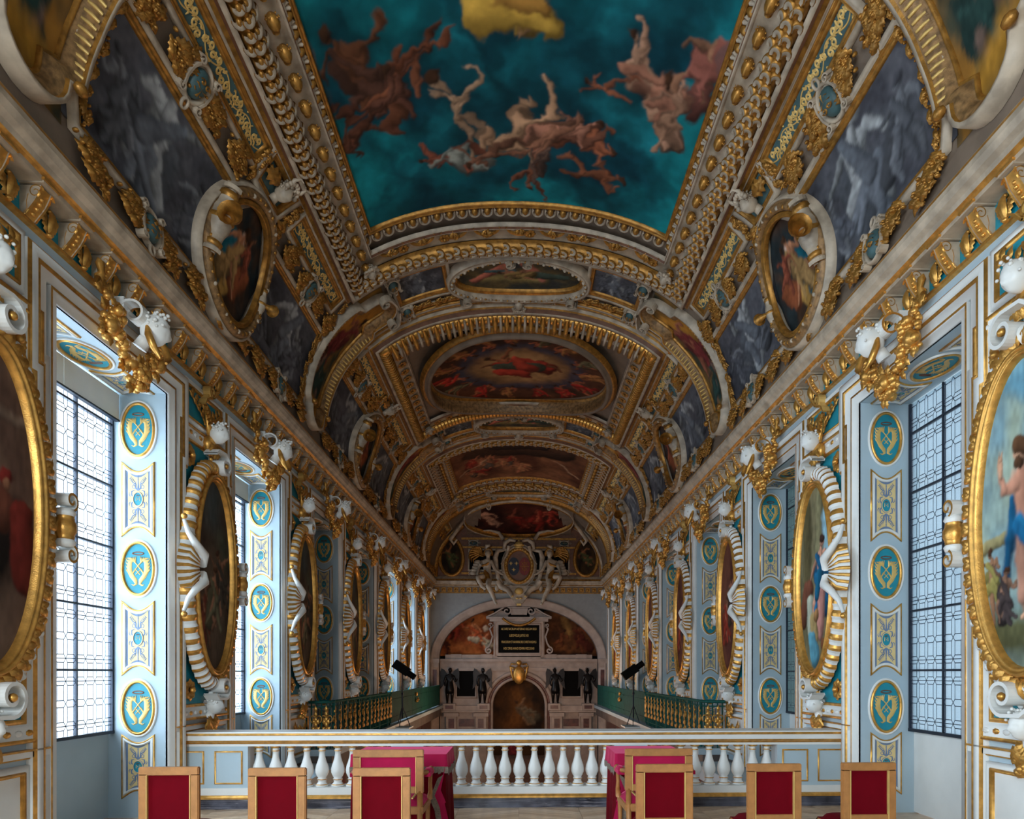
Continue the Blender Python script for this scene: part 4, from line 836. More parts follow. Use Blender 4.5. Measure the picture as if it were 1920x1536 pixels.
for sd in (-1, 1):
    f = Vs(sd)
    for b in range(3):
        yc = (CB[b]+CB[b+1])/2-.12; uc = 4.55
        t = thing('vault_oval', center(f, yc, uc), 'oval coloured painting in a scrolled gold frame, %s haunch, %s bay' % (SIDE[sd], BAY[b]), 'painting', 'oval paintings of the vault')
        canvas('canvas', ceil_oval_paint(80+b*2+sd), lambda U, W: f(yc+(U-.5)*1.34*(-1), uc+(.5-W)*1.46, .05), 70 if b == 0 else 34, 70 if b == 0 else 34, t, ellipse=True)
        oval_frame_mesh(f, yc, uc).build('frame', [M_OGOLD, M_CWHITE, M_OCHRE], t)
        mb = MB()
        E = ell(yc, uc, .795, .855, 40)
        for j in range(40):
            if j % 2 == 0 or True:
                p = f(np.array(E[j, 0]), np.array(E[j, 1]), .185); mb.ball(p, .030 if j % 2 else .026, 0 if j % 3 else 1, 6)
        mb.build('carved_ring', [M_OGOLD, M_CWHITE], t)
        inst('clasp', OR['clasp'], t, VF(yc-.72, sd*(uc-.12), .08, rot=0 if sd > 0 else 0, s=(.9, .95 if sd < 0 else .95, 1)))
        inst('clasp', OR['clasp'], t, VF(yc+.76, sd*(uc+.1), .08, rot=PI, s=(.5, .6, .6)))
# leaf garlands running along the vault (lower and upper), with shields
for sd in (-1, 1):
    for (u, nm, wd) in ((5.31, 'lower', .80), (3.68, 'upper', .95)):
        for b in range(4):
            yc = CB[b]+PB/2; e0, e1 = (CB[b]+.55, CB[b]+PB-.55)
            if b == 3: e1 = 30.6
            t = thing('leaf_garland', center(Vs(sd), (e0+e1)/2, u), 'gilded oak-leaf garland, %s row on the %s side of the vault, %s bay' % (nm, SIDE[sd], BAY[b]), 'garland', 'oak-leaf garlands of the vault')
            y = e0; j = 0
            skip = (yc-.55, yc+.40) if nm == 'upper' else (yc-.35, yc+.1)
            while y < e1:
                for q in (-.045, .045):
                    if not (skip[0] < y+.1 < skip[1]): inst('leaf_spray', OR['spray'][(j+b) % 3], t, VF(y+(.09 if q > 0 else 0), sd*(u+q), .012, rot=random.uniform(-.3, .3)+(PI if (j % 3 == 2) else 0), s=(1, wd, 1.2)))
                y += .21; j += 1
            if b < 3:
                for q in (1.72, 5.45):
                    yy_ = CB[b]+q; s_ = thing('painted_shield', center(Vs(sd), yy_, u), 'green oval shield with gold emblem in white scrolls, %s row, %s side, %s along' % (nm, SIDE[sd], ORD[b*2+(q > 3)]), 'shield', 'green shields of the vault')
                    inst('shield', OR['shield'], s_, VF(yy_, sd*u, .05, rot=PI/2 if False else 0, s=(1.25, 1.0, 1.2) if nm == 'upper' else (1.2, .95, 1.2)))
# scroll panels beside the roll, white masks between
def vine(mb, L, w, mp, seed=0):
    r = random.Random(seed); n = int(L/.02); x = np.linspace(0, L, n); mb.stroke(np.c_[x, w*.45*np.sin(x/w*1.3)], .016, .004, .014, 0, mp)
    k = 0; xx = w*.6
    while xx < L-w*.6:
        s = 1 if math.sin(xx/w*1.3) < 0 else -1; cx, cy = xx, s*w*.22
        for q in (-1, 1): mb.stroke(spiral(cx+q*w*.42, cy+q*s*w*.1, w*.34, w*.08, PI/2*q, q*s*1.2, 16), np.linspace(.022, .034, 16), .004, .016, 0, mp)
        for j in range(5): a = j*1.256+xx; mb.stroke([(cx, cy), (cx+w*.17*math.cos(a), cy+w*.17*math.sin(a))], [.02, .03], .004, .014, 0, mp)
        for j in range(4): a = r.uniform(0, 6.28); X, Y = xx+r.uniform(-.5, .5)*w, r.uniform(-.75, .75)*w; mb.stroke([(X, Y), (X+.03*math.cos(a), Y+.03*math.sin(a)), (X+.06*math.cos(a+.6), Y+.06*math.sin(a+.6))], [.022, .026, .004], .004, .014, 0, mp)
        xx += w*1.5
def scroll_panel(name, y0, y1, u0, u1, sd, label, sdY=0):
    f = Vs(sd); t = thing(name, center(f, (y0+y1)/2, (u0+u1)/2), label, 'panel', 'scrollwork panels of the vault')
    mb = MB(); Y = np.linspace(y0, y1, 12); U = np.linspace(u0, u1, 5); mb.grid(f(Y[:, None], U[None], .004)); mb.build('field', M_CTEAL, t)
    mb = MB()
    if (y1-y0) > (u1-u0): vine(mb, y1-y0-.06, (u1-u0)*.42, lambda a, b, h: f(a+y0+.03, b+(u0+u1)/2, h+.002), int(y0*10))
    else: vine(mb, u1-u0-.06, (y1-y0)*.42, lambda a, b, h: f(b+(y0+y1)/2, a+u0+.03, h+.002), int(y0*10))
    mb.build('scrollwork', M_PGOLD, t); frame_on(rect(y0, y1, u0, u1), f, .3, parent=t, white=.045); return t
for sd in (-1, 1):
    for b in range(4):
        yc = CB[b]+PB/2
        for q, (a0, a1) in enumerate(((CB[b]+.95, yc-.62), (yc+.62, CB[b]+PB-.95))):
            if b == 3 and q: continue
            scroll_panel('scroll_panel', a0, a1, 3.22, 3.50, sd, 'gold scrollwork on dull teal, gilt-framed, beside the %s roll, %s from the camera' % (SIDE[sd], ORD[b*2+q]))
        if b < 3:
            f = Vs(sd); ym = yc-.05
            t = thing('grotesque_mask', center(f, ym, 3.3), 'white horned grotesque mask on a small panel above the %s oval, %s side' % (BAY[b], SIDE[sd]), 'carving', 'white masks of the vault')
            mb = MB(); Y = np.linspace(ym-.42, ym+.34, 6); mb.grid(f(Y[:, None], np.linspace(3.2, 3.52, 4)[None], .004)); mb.build('field', M_CTEAL, t)
            frame_on([(ym-.46, 3.2), (ym+.36, 3.2), (ym+.28, 3.56), (ym-.38, 3.56)], f, .2, parent=t)
            inst('mask', OR['mask'], t, VF(ym, sd*3.36, .12, rot=(PI if sd > 0 else 0), s=1.0) @ Matrix.Rotation(.0, 4, 'X'))
            inst('leaf', OR['leaf'], t, VF(ym-.40, sd*3.36, .05, s=1.2))
            for yq in (ym-.54, ym+.50):
                g = thing('leaf_garland', center(f, yq, 3.4), 'short gilded leaf garland crossing beside the white mask, %s bay, %s side, %s the mask' % (BAY[b], SIDE[sd], 'before' if yq < ym else 'beyond'), 'garland', 'short cross garlands')
                for j in range(3): inst('leaf_spray', OR['spray'][j], g, VF(yq, sd*(3.2+j*.13), .012, rot=PI/2*sd, s=(.7, .6, 1)))
# ---- the three great framed paintings
def big_paint1():
    P = Paint(520, 460, (8, 60, 72), (18, 122, 128), 1); r = random.Random(2); L = P.limb
    for j in range(26): L(r.uniform(0, 1.1), r.uniform(0, 1), r.uniform(0, 1.1), r.uniform(0, 1), r.uniform(.03, .1), r.uniform(.03, .1), r.choice(((10, 60, 70), (26, 120, 130), (6, 50, 60))), .9, .8)
    S1, S2, S3 = (214, 164, 126), (170, 100, 70), (130, 62, 44)
    def F(px, py, k, rot, sk, cl, sd_): P.figure((px-973)/690*1.13+.565, py, k*.88, rot, tuple(v*.93 for v in sk), cl and tuple(v*.85+12 for v in cl), sd_)
    S3 = (140, 84, 60)
    F(1085, .30, .22, -1.7, S2, (120, 70, 50), 24); F(880, .37, .25, .5, (196, 156, 124), None, 22); F(1000, .16, .20, 2.9, S3, (104, 76, 64), 26); F(1100, .17, .20, -1.9, (140, 84, 58), None, 40)
    F(850, .20, .22, 1.5, (156, 88, 66), (150, 152, 140), 25); F(1040, .30, .22, -.9, (196, 132, 106), (150, 96, 70), 23); F(965, .33, .27, 2.7, S1, None, 21); F(930, .22, .2, 2.0, (150, 100, 76), None, 43)
    F(1195, .53, .25, .8, (206, 156, 126), (190, 124, 96), 27); F(1290, .60, .25, -.4, (170, 120, 92), (150, 84, 70), 28); F(1120, .50, .15, 1.5, S2, None, 29); F(1245, .44, .2, .3, (196, 146, 118), (180, 130, 100), 41)
    F(700, .53, .27, .3, (116, 72, 48), (90, 54, 40), 30); F(765, .47, .24, -.9, (140, 84, 58), (104, 60, 44), 31); F(645, .43, .2, 1.2, (104, 62, 46), None, 32); F(800, .58, .2, 2.2, (128, 74, 50), None, 33); F(680, .36, .18, 2.0, (100, 60, 44), None, 44)
    F(960, .70, .22, .2, (170, 126, 90), (190, 146, 60), 34); L(.45, .66, .62, .63, .05, .04, (196, 154, 66)); L(.52, .69, .62, .66, .05, .03, (180, 130, 60)); P.glaze(6, .2); P.glaze(14, .15); return P
def big_paint2():
    P = Paint(360, 320, (58, 36, 24), (88, 52, 34), 2); xx = (P.xx/P.w-.5)*2; yy = (P.yy/P.h-.5)*2; r = np.sqrt((xx/.62)**2+(yy/.52)**2)
    g = np.clip(1.15-r, 0, 1)[..., None]; P.a = P.a*(1-g)+lin((206, 158, 104))*g; ring = np.exp(-((r-1.05)/.16)**2)[..., None]*.75; P.a = P.a*(1-ring)+lin((54, 62, 84))*ring
    P.figure(.56, .54, .36, 1.1, (150, 90, 60), (176, 60, 44), 3); P.limb(.45, .5, .66, .52, .07, .06, (70, 78, 66)); P.limb(.42, .42, .6, .40, .05, .06, (180, 60, 44)); P.limb(.52, .62, .6, .5, .03, .06, (190, 70, 50))
    rr = random.Random(5)
    for j in range(15): a = j/15*6.28; P.figure(.56+.46*math.cos(a), .5+.38*math.sin(a), .17, a+1.6, (170, 96, 66), rr.choice(((180, 50, 40), (120, 110, 80), (180, 120, 70))), 60+j)
    P.glaze(6, .25); return P
def big_paint3():
    P = Paint(300, 200, (80, 44, 28), (120, 76, 50), 3)
    P.limb(.3, .8, 1.2, .8, .16, .16, (74, 48, 34), .1); P.limb(.5, .9, 1.0, .9, .1, .1, (60, 40, 34), .1); rr = random.Random(8)
    for j in range(12): P.figure(rr.uniform(.15, 1.35), rr.uniform(.2, .6), .22, rr.uniform(-1, 1), (170, 100, 70), rr.choice(((150, 50, 36), (90, 80, 70), (180, 120, 80))), 80+j)
    P.limb(.05, .3, .4, .6, .02, .015, (170, 130, 100)); P.limb(1.45, .3, 1.1, .6, .02, .015, (170, 130, 100)); P.glaze(6, .25); return P
ID = Vs(1)
def along(poly, step, closed=True):     # evenly spaced points with headings
    P = dense(poly, step, closed); n = len(P); T = (np.roll(P, -1, 0)-P); return P, np.arctan2(T[:, 1], T[:, 0])
TITLE = ['great teal ceiling painting of tumbling nude figures in the nearest bay', 'rounded ceiling painting with a glowing orange centre in the middle bay', 'brown figure-crowded ceiling painting in the farthest bay']
for b in range(3):
    y0, y1 = (CB[b]+.85 if b else 5.0), CB[b+1]-.85; U = 3.17
    t = thing('ceiling_painting', center(ID, (y0+y1)/2, 0), TITLE[b], 'painting', 'great ceiling paintings')
    if b == 0:
        ye, ue = y1-1.17, 2.37; canvas('canvas', big_paint1(), lambda Uu, W: ID(5.85+(1-W)*(ye-5.85), (Uu-.5)*2*ue, .03), 330, 300, t)
    elif b == 1:
        ye, ue = y1-1.3, 2.1; canvas('canvas', big_paint2(), lambda Uu, W: ID((y0+y1)/2+.1-(W-.5)*2*1.88, (Uu-.5)*2*2.12, -.0), 150, 150, t, ellipse=True)
    else:
        ye, ue = y1-.95, 2.30; canvas('canvas', big_paint3(), lambda Uu, W: ID(y0+.75+(1-W)*(ye-y0-.75), (Uu-.5)*2*ue, .03), 110, 90, t)
    # stepped outer edge of the raised frame
    out = rect(y0, y1, -U, U); mb = MB()
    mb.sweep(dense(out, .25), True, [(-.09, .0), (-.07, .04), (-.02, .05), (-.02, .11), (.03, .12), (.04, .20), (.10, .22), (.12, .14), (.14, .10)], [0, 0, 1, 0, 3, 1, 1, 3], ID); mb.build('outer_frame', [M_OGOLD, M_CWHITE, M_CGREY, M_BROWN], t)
    ru = 2.93; roll = rect(y0+.28, y1-.28, -ru, ru)
    # leaf-scaled roll: core and crescents, or banded gold core in the middle bay
    rr = .115; th = np.linspace(-.2, PI+.2, 11)
    mb = MB(); P = dense(roll, .12); mb.sweep(P, True, [(rr*math.cos(a), .14+rr*1.1*math.sin(a)) for a in th], 0, ID); 
    if b == 1:
        P2, A2 = along(roll, .075)
        for p in P2: q = ID(np.array(p[0]), np.array(p[1]), .15); 
    mb.build('roll', M_OGOLD if b != 1 else M_GOLD, t)
    if b != 1:
        P2, A2 = along(roll, .145); 
        for j in range(len(P2)):
            a = A2[j]; Nn = np.array([-math.sin(a), math.cos(a)]); vis = P2[j][0] > 5.35 or b
            if not vis: continue
            for q, ang in ((-1, .75), (0, 0), (1, -.75)) if j % 2 == 0 else ((-.5, .38), (.5, -.38)):
                pp = P2[j]+Nn*(q*.085); hh = .14+rr*math.cos(q*.75)*1.05
                rot = a-PI/2
                Mx = VF(pp[0], pp[1], hh, rot=rot, s=1.0 if b == 0 else 1.1) @ Matrix.Rotation(ang*.8, 4, 'Y')
                o_ = inst('scale', OR['scale'], t, Mx)
    else:
        mb = MB(); P2, A2 = along(roll, .10)
        for j in range(len(P2)):
            a = A2[j]; Nn = np.array([-math.sin(a), math.cos(a)]); pts = [ID(np.array(P2[j][0]+Nn[0]*.12*math.cos(x)), np.array(P2[j][1]+Nn[1]*.12*math.cos(x)), .14+.135*math.sin(x)) for x in np.linspace(0, PI, 7)]
            mb.tube(pts, .018, 5, 0)
        mb.build('roll_bands', M_OGOLD, t)
    # strip of gilt heads and shells on white, then eggs
    hu = 2.66; strip = rect(y0+.56, y1-.56, -hu, hu)
    mb = MB(); mb.sweep(dense(strip, .25), True, [(-.17, .10), (-.12, .11), (.12, .11), (.125, .145), (.15, .15), (.165, .12), (.18, .12), (.19, .06)], [0, 0, 1, 0, 2, 1, 1], ID); mb.build('strip', [M_CWHITE, M_CWHITE, M_BROWN], t)
    P2, A2 = along(strip, .36)
    for j in range(len(P2)):
        if b == 0 and P2[j][0] < 5.7: continue
        a = A2[j]; side = abs(abs(P2[j][1])-hu) < .01
        if b == 0 and side or b == 2: inst('head', OR['head_g'], t, VF(P2[j][0], P2[j][1], .16, rot=(-PI/2 if not side else (PI/2 if P2[j][1] > 0 else PI/2)), s=1.0))
        elif b == 0:
            if j % 2 == 0: 
                inst('rosette', OR['rosette_old'], t, VF(P2[j][0], P2[j][1], .11, s=.9))
        else: inst('rosette', OR['rosette_old'], t, VF(P2[j][0], P2[j][1], .12, s=1.0))
    if b == 0:
        mb = MB(); k_ = 0
        for ux in np.arange(-2.15, 2.2, .54):
            mb.stroke([(y1-.74+.20*math.sin(x), ux+.22*math.cos(x)) for x in np.linspace(0, PI, 14)], .05, .11, .15, 0, ID); inst('leaf_spray', OR['spray'][k_ % 3], t, VF(y1-.72, ux, .11, rot=0, s=(.5, .7, 1))); k_ += 1
        mb.build('swag_rims', M_OGOLD, t)
    if b == 1:
        # fluted consoles across the near end, oval inner frame with a deep cove
        mb = MB()
        for ux in np.arange(-2.75, 2.76, .125):
            q = int(round((ux+2.75)/.125)) % 2
            mb.tube([ID(np.array(y0+.16), np.array(ux), .22), ID(np.array(y0+.24), np.array(ux), .34), ID(np.array(y0+.44), np.array(ux), .36), ID(np.array(y0+.54), np.array(ux), .24)], [.03, .05, .045, .03] if q == 0 else [.02, .03, .028, .02], 7, 0 if q == 0 else 1)
        mb.build('fluting', [M_GOLD, M_CWHITE], t)
        E = ell((y0+y1)/2+.1, 0, 1.92, 2.16, 110, p=2.3); mb = MB(); mb.sweep(E[::-1], True, [(-.03, .0), (-.01, .03), (.01, .02), (.02, .04), (.04, .04), (.05, .22), (.07, .30), (.10, .33), (.15, .35), (.20, .32), (.22, .24), (.24, .26), (.28, .24), (.30, .14)], [0, 0, 0, 0, 1, 1, 1, 2, 2, 2, 0, 0, 0], ID); mb.build('oval_frame', [M_OGOLD, M_OCHRE, M_CGREY], t)
    else:
        eu, ey = ue+.05, ye; mb = MB(); yn = y0+.56 if b == 0 else y0+.72
        inner = rect(yn, ye+.0, -ue, ue); mb.sweep(dense(inner, .2)[::-1], True, [(-.02, .03), (-.01, .07), (.01, .08), (.02, .05), (.03, .09), (.05, .09), (.06, .05)], 0, ID); mb.build('inner_frame', M_OGOLD, t)
        P2, A2 = along(rect(yn-.12, ye+.13, -ue-.12, ue+.12), .205 if b == 0 else .25)
        for j in range(len(P2)):
            side = abs(abs(P2[j][1])-ue-.12) < .01
            if b == 0 and P2[j][0] < 5.7: continue
            a = A2[j]; inst('egg', OR['egg'], t, VF(P2[j][0], P2[j][1], .06, rot=a-PI, s=.92 if b == 0 else 1.0))
    for sx in (-1, 1):
        for yq in (y1-.5,):
            inst('mask', OR['mask'], t, VF(yq, sx*2.62, .22, rot=PI/2 if sx > 0 else PI/2, s=.9))
# ---- cross bands: side cartouches, crown oval, little grisailles, garlands
def side_paint(seed):
    P = Paint(90, 230, (60, 62, 50), (150, 104, 44), seed); P.limb(.15, .85, .3, .7, .14, .1, (190, 130, 50), .5); P.figure(.2, .62, .36, .3, (150, 90, 70), (120, 50, 50), seed); P.figure(.2, .3, .34, -.3, (110, 90, 80), (44, 70, 66), seed+1); P.limb(.1, .1, .3, .15, .1, .1, (180, 130, 50), .5); P.glaze(5, .2); return P
def crown_paint(seed):
    P = Paint(240, 110, (50, 52, 50), (90, 76, 50), seed); P.limb(.5, .4, 1.5, .35, .2, .16, (150, 130, 80), .6); P.limb(.3, .35, .85, .75, .07, .11, (190, 110, 90)); P.limb(1.5, .35, 1.2, .8, .06, .12, (196, 120, 100)); P.limb(.5, .6, 1.0, .6, .04, .06, (70, 104, 110)); P.limb(1.4, .5, 1.9, .5, .1, .06, (70, 84, 74)); P.figure(1.05, .5, .5, 1.3, (180, 120, 90), (160, 130, 80), seed); P.glaze(5, .2); return P
for b in range(4):
    yc = CB[b]
    for sd in (-1, 1):
        f = Vs(sd); t = thing('cartouche_painting', center(f, yc, 4.0), 'tall scroll-headed painting in a white and gold surround, %s side, %s cross band' % (SIDE[sd], BAY[b]), 'painting', 'tall cartouche paintings')
        # outline: rounded foot, shoulders, wide body, scrolled head
        o = [(-.30, 5.12), (0, 5.33), (.30, 5.12)]
        th_ = np.linspace(PI, 0, 12); foot = [(.33*math.cos(a), 5.03+.28*math.sin(a)) for a in np.linspace(PI, 0, 12)]
        body = [(.33, 4.98), (.50, 4.90), (.54, 4.4), (.54, 3.4), (.50, 3.05), (.34, 2.98)]; head = [(.34*math.cos(a), 2.72-.32*math.sin(a)) for a in np.linspace(0, PI, 12)]
        half_r = body; half_l = [(-x, y) for x, y in body[::-1]]
        poly = [(p[0], p[1]) for p in foot] + half_r + head + half_l
        A = np.array(poly); ar = np.sum(A[:, 0]*np.roll(A[:, 1], -1)-np.roll(A[:, 0], -1)*A[:, 1]); poly = poly if ar > 0 else poly[::-1]
        P0 = np.array(poly)+[yc, 0]
        canvas('canvas', side_paint(120+b*2+sd), lambda Uu, W: f(yc+(Uu-.5)*1.0*(-1), 2.5+(1-W)*2.75, -.0), 34, 90, t)
        mb = MB(); mb.sweep(dense(P0, .12)[::-1], True, [(-.16, .0), (-.155, .03), (-.14, .04), (-.13, .03), (-.12, .05), (-.09, .09), (-.04, .12), (.0, .13), (.01, .16), (.05, .16), (.055, .0)], [0, 0, 0, 2, 2, 2, 2, 0, 1, 1], f); mb.build('surround', [M_OGOLD, M_CWHITE, M_OCHRE], t)
        mb = MB()     # strigil carving of the cove
        for x in np.arange(3.1, 4.9, .075):
            for s in (-1, 1):
                p = [f(np.array(yc+s*(.54-q)), np.array(x), h) for q, h in ((.115, .06), (.08, .105), (.03, .135))]; mb.tube(p, [.012, .018, .014], 5, 0)
        mb.build('strigils', M_PGOLD, t)['kind'] = 'stuff'
        for s in (-1, 1):
            mb = MB()
            p = spiral(s*.36, 2.56, .13, .03, (-PI/2 if s > 0 else -PI/2), s*1.3, 24); scroll_band(mb, np.r_[[(s*.05, 2.36), (s*.2, 2.38)], p]+[yc, 0], .12, .03, 0, mp=lambda a, b_, h: f(a, b_, h+.14)); 
            add_l = f(np.array(yc+s*.42), np.array(5.0), .2); mb.ball(add_l, (.05, .07, .05), 1, 8)
            mb.build('scroll', [M_CWHITE, M_OGOLD], t)
        g = thing('leaf_garland', center(f, yc-.72, 4.2), 'narrow leaf garland curving beside the tall cartouche, %s band, %s side, near edge' % (BAY[b], SIDE[sd]), 'garland', 'narrow cross garlands')
        for j in range(9): inst('leaf_spray', OR['spray'][j % 3], g, VF(yc-.70, sd*(5.1-j*.21), .01, rot=PI/2, s=(.75, .55, .9)))
        g = thing('leaf_garland', center(f, yc+.72, 4.2), 'narrow leaf garland curving beside the tall cartouche, %s band, %s side, far edge' % (BAY[b], SIDE[sd]), 'garland', 'narrow cross garlands')
        for j in range(9): inst('leaf_spray', OR['spray'][j % 3], g, VF(yc+.70, sd*(5.1-j*.21), .01, rot=PI/2, s=(.75, .55, .9)))
        if b == 0: continue
        t = thing('grisaille_panel', center(f, yc, 1.85), 'small dark grey figure panel of the %s cross band, just %s of the crown oval' % (BAY[b], SIDE[sd]), 'painting', 'small crown grisailles')
        canvas('canvas', grisaille(150+b*2+sd), lambda Uu, W: f(yc-.62+(1-W)*.86, 1.30+Uu*1.0, .0), 40, 24, t); frame_on(rect(yc-.6, yc+.22, 1.32, 2.28), f, .15, parent=t)
        g = thing('leaf_garland', center(f, yc+.45, 1.9), 'leaf garland along the far side of the small grey panel, %s band, %s side' % (BAY[b], SIDE[sd]), 'garland', 'crown leaf garlands')
        for j in range(8): inst('leaf_spray', OR['spray'][j % 3], g, VF(yc+.44, sd*(1.2+j*.17), .02, rot=PI/2, s=(.8, .6, 1)))
        for s in ((-.5, 2.30), (.45, 2.2)):
            s_ = thing('painted_shield', center(f, yc+s[0], s[1]), 'green shield in white scrolls %s the crown, %s band, %s side' % ('before' if s[0] < 0 else 'beyond', BAY[b], SIDE[sd]), 'shield', 'green shields of the cross bands'); inst('shield', OR['shield'], s_, VF(yc+s[0], sd*s[1], .06, rot=PI/2, s=(.8, .9, 1)))
    if b == 0: continue
    t = thing('crown_oval', center(ID, yc, 0), 'broad oval painting at the crown of the %s cross band in a scrolled frame' % BAY[b], 'painting', 'crown ovals')
    canvas('canvas', crown_paint(160+b), lambda Uu, W: ID(yc-.06+(.5-W)*1.02, (Uu-.5)*2*1.16, -.0), 90, 44, t, ellipse=True)
    E = ell(yc-.06, 0, .50, 1.14, 80, p=2.2)
    mb = MB(); mb.sweep(E[::-1], True, [(-.02, .0), (0, .05), (.02, .06), (.03, .04), (.045, .08), (.06, .07), (.07, .14), (.12, .16), (.15, .12), (.155, .15), (.20, .15), (.205, 0)], [0, 0, 0, 0, 0, 2, 2, 2, 1, 1, 1], ID); mb.build('frame', [M_OGOLD, M_CWHITE, M_CWHITE], t)
    for s in (-1, 1):
        mb = MB()
        scroll_band(mb, spiral(.50, s*1.02, .12, .02, PI/2*s, -s*1.4, 24)+[yc-.06, 0], .14, .03, 0, mp=lambda a, b_, h: ID(a, b_, h+.10)); mb.build('scroll', [M_CWHITE], t); mb = MB(); scroll_band(mb, spiral(-.60, s*.16, .09, .02, -PI/2*s, s*1.2, 20)+[yc-.06, 0], .12, .025, 0, mp=lambda a, b_, h: ID(a, b_, h+.10))
        mb.build('scroll', [M_CWHITE], t)
    mb = MB(); E2 = ell(yc-.06, 0, .62, 1.26, 70)
    for j in range(70): mb.ball(ID(np.array(E2[j, 0]), np.array(E2[j, 1]), .15), .035 if j % 2 else .022, j % 2, 6)
    mb.build('carved_ring', [M_OGOLD, M_CWHITE], t)
    inst('mask', OR['mask'], t, VF(yc+.74, 0, .12, rot=-PI/2, s=.9))
    # small framed strips beyond the crown oval
    mb = MB()
    for (a, c_) in ((-2.2, -.75), (-.62, -.42), (.42, .62), (.75, 2.2)):
        P = dense(rect(yc+.56, yc+.76, a, c_), .2); mb.sweep(P[::-1], True, [(0, 0), (0, .05), (.02, .06), (.035, .03), (.04, .05), (.06, .05), (.065, 0)], [1, 1, 1, 0, 0, 0], ID)
    o = mb.build('framed_strips', [M_CWHITE, M_OGOLD], t)
for b in range(1, 4):        # plain raised ribs edging the cross bands
    for s in (-1, 1):
        yq = CB[b]+s*.67
        r = thing('cross_rib', center(ID, yq, 0), 'gilt-edged grey rib crossing the vault at the %s edge of the %s cross band' % ('near' if s < 0 else 'far', BAY[b]), 'rib', 'ribs of the vault')
        mb = MB(); mb.sweep(np.c_[np.full(60, yq), np.linspace(-3.1, 3.1, 60)], False, [(-.045, 0), (-.045, .05), (-.03, .07), (.03, .07), (.045, .05), (.045, 0)], [0, 0, 1, 0, 0], ID); mb.build('rib', [M_OGOLD, M_CWHITE], r)
# ---------------------------------------------------------------- far end: coved painting, shield with angels, altar
def pxe(x, y, s=41.25): return ((x-970)/s, EYE+(1263-y)/s)
def skin_body(name, J, E_, R, mt, parent=None, M=None, sub=2, root=0):
    me = bpy.data.meshes.new(name); me.from_pydata(J, E_, []); me.materials.append(mt); sv = me.skin_vertices.new() if hasattr(me.skin_vertices, 'new') else None
    o = bpy.data.objects.new(name, me); link(o, parent, M)
    md = o.modifiers.new('skin', 'SKIN')
    if not me.skin_vertices: 
        bm = __import__('bmesh').new(); bm.from_mesh(me); bm.verts.layers.skin.verify(); bm.to_mesh(me); bm.free()
    d = me.skin_vertices[0].data
    for i, r in enumerate(R): d[i].radius = (r, r); d[i].use_root = (i == root)
    md.use_smooth_shade = True; s_ = o.modifiers.new('sub', 'SUBSURF'); s_.levels = s_.render_levels = sub; return o
# sloping painting from the vault down to the far wall
YC0, ZC0, YC1, ZC1 = 28.35, 8.88, 31.0, 7.95
def CV(a, b, h):      # a across, b down the slope 0..1
    a, b, h = np.broadcast_arrays(a, b, h); n = np.array([0, -(ZC0-ZC1), -(YC1-YC0)]); n = n/np.linalg.norm(n)
    return np.stack([a+h*n[0], YC0+(YC1-YC0)*b+h*n[1], ZC0+(ZC1-ZC0)*b-.10*(a/2)**2*(1-b)+h*n[2]], -1)
t = thing('coved_painting', (0, 29.6, 8.3), 'dark red-brown figure painting on the coved end of the vault above the shield', 'painting')
P = Paint(260, 130, (40, 18, 14), (74, 34, 24), 77)
P.figure(.45, .5, .55, .6, (196, 140, 110), None, 71); P.figure(1.35, .5, .6, -.5, (170, 80, 56), (130, 40, 30), 72); P.figure(1.0, .5, .5, .9, (140, 70, 50), (120, 36, 26), 73); P.figure(1.6, .6, .4, .2, (170, 60, 44), None, 74); P.glaze(5, .3)
canvas('canvas', P, lambda Uu, W: CV((Uu-.5)*2*2.35, .06+.94*(1-W), .05), 70, 40, t, ellipse=True)
mb = MB(); lo = [(-2.45, 7.35), (-2.0, 7.25), (-1.75, 6.85), (-1.1, 6.5), (0, 6.35), (1.1, 6.5), (1.75, 6.85), (2.0, 7.25), (2.45, 7.35)]; hi = ell(0, 7.3, 2.5, 1.62, 30, 0, PI).tolist()
mb.sweep(dense(lo[::-1]+hi[::-1], .2)[::-1] if False else dense(lo+hi, .2), True, [(-.12, 0), (-.10, .10), (-.04, .14), (.02, .10), (.05, .12), (.07, .0)], [1, 1, 0, 0, 0], YM(30.5)); mb = MB(); mb.sweep(ell(0, .53, 2.3, .47, 60)[::-1], True, [(-.03, .05), (0, .12), (.03, .14), (.035, .10), (.05, .16), (.09, .16), (.1, .02)], [0, 0, 0, 0, 1, 1], CV); mb.build('frame', [M_OGOLD, M_CWHITE], t)
for s in (-1, 1):
    mb = MB(); mb.tube([(s*.70, 30.75, 7.65), (s*.9, 30.7, 7.95), (s*1.3, 30.6, 8.05), (s*1.6, 30.6, 8.02)], [.10, .08, .06, .03], 8, 0); mb.build('scroll', M_CWHITE, t); mb = MB(); mb.tube([(s*2.3, 29.6, 8.35), (s*2.75, 30.3, 7.95), (s*3.05, 30.5, 7.6), (s*2.9, 30.5, 7.4), (s*2.75, 30.5, 7.6)], [.05, .09, .1, .08, .04], 8, 0); mb.build('scroll', M_CWHITE, t); mb = MB()
    scroll_band(mb, spiral(s*1.25, .07, .13, .03, -PI/2, s*1.3, 20), .2, .04, 0, mp=CV); mb.build('scroll', M_CWHITE, t)
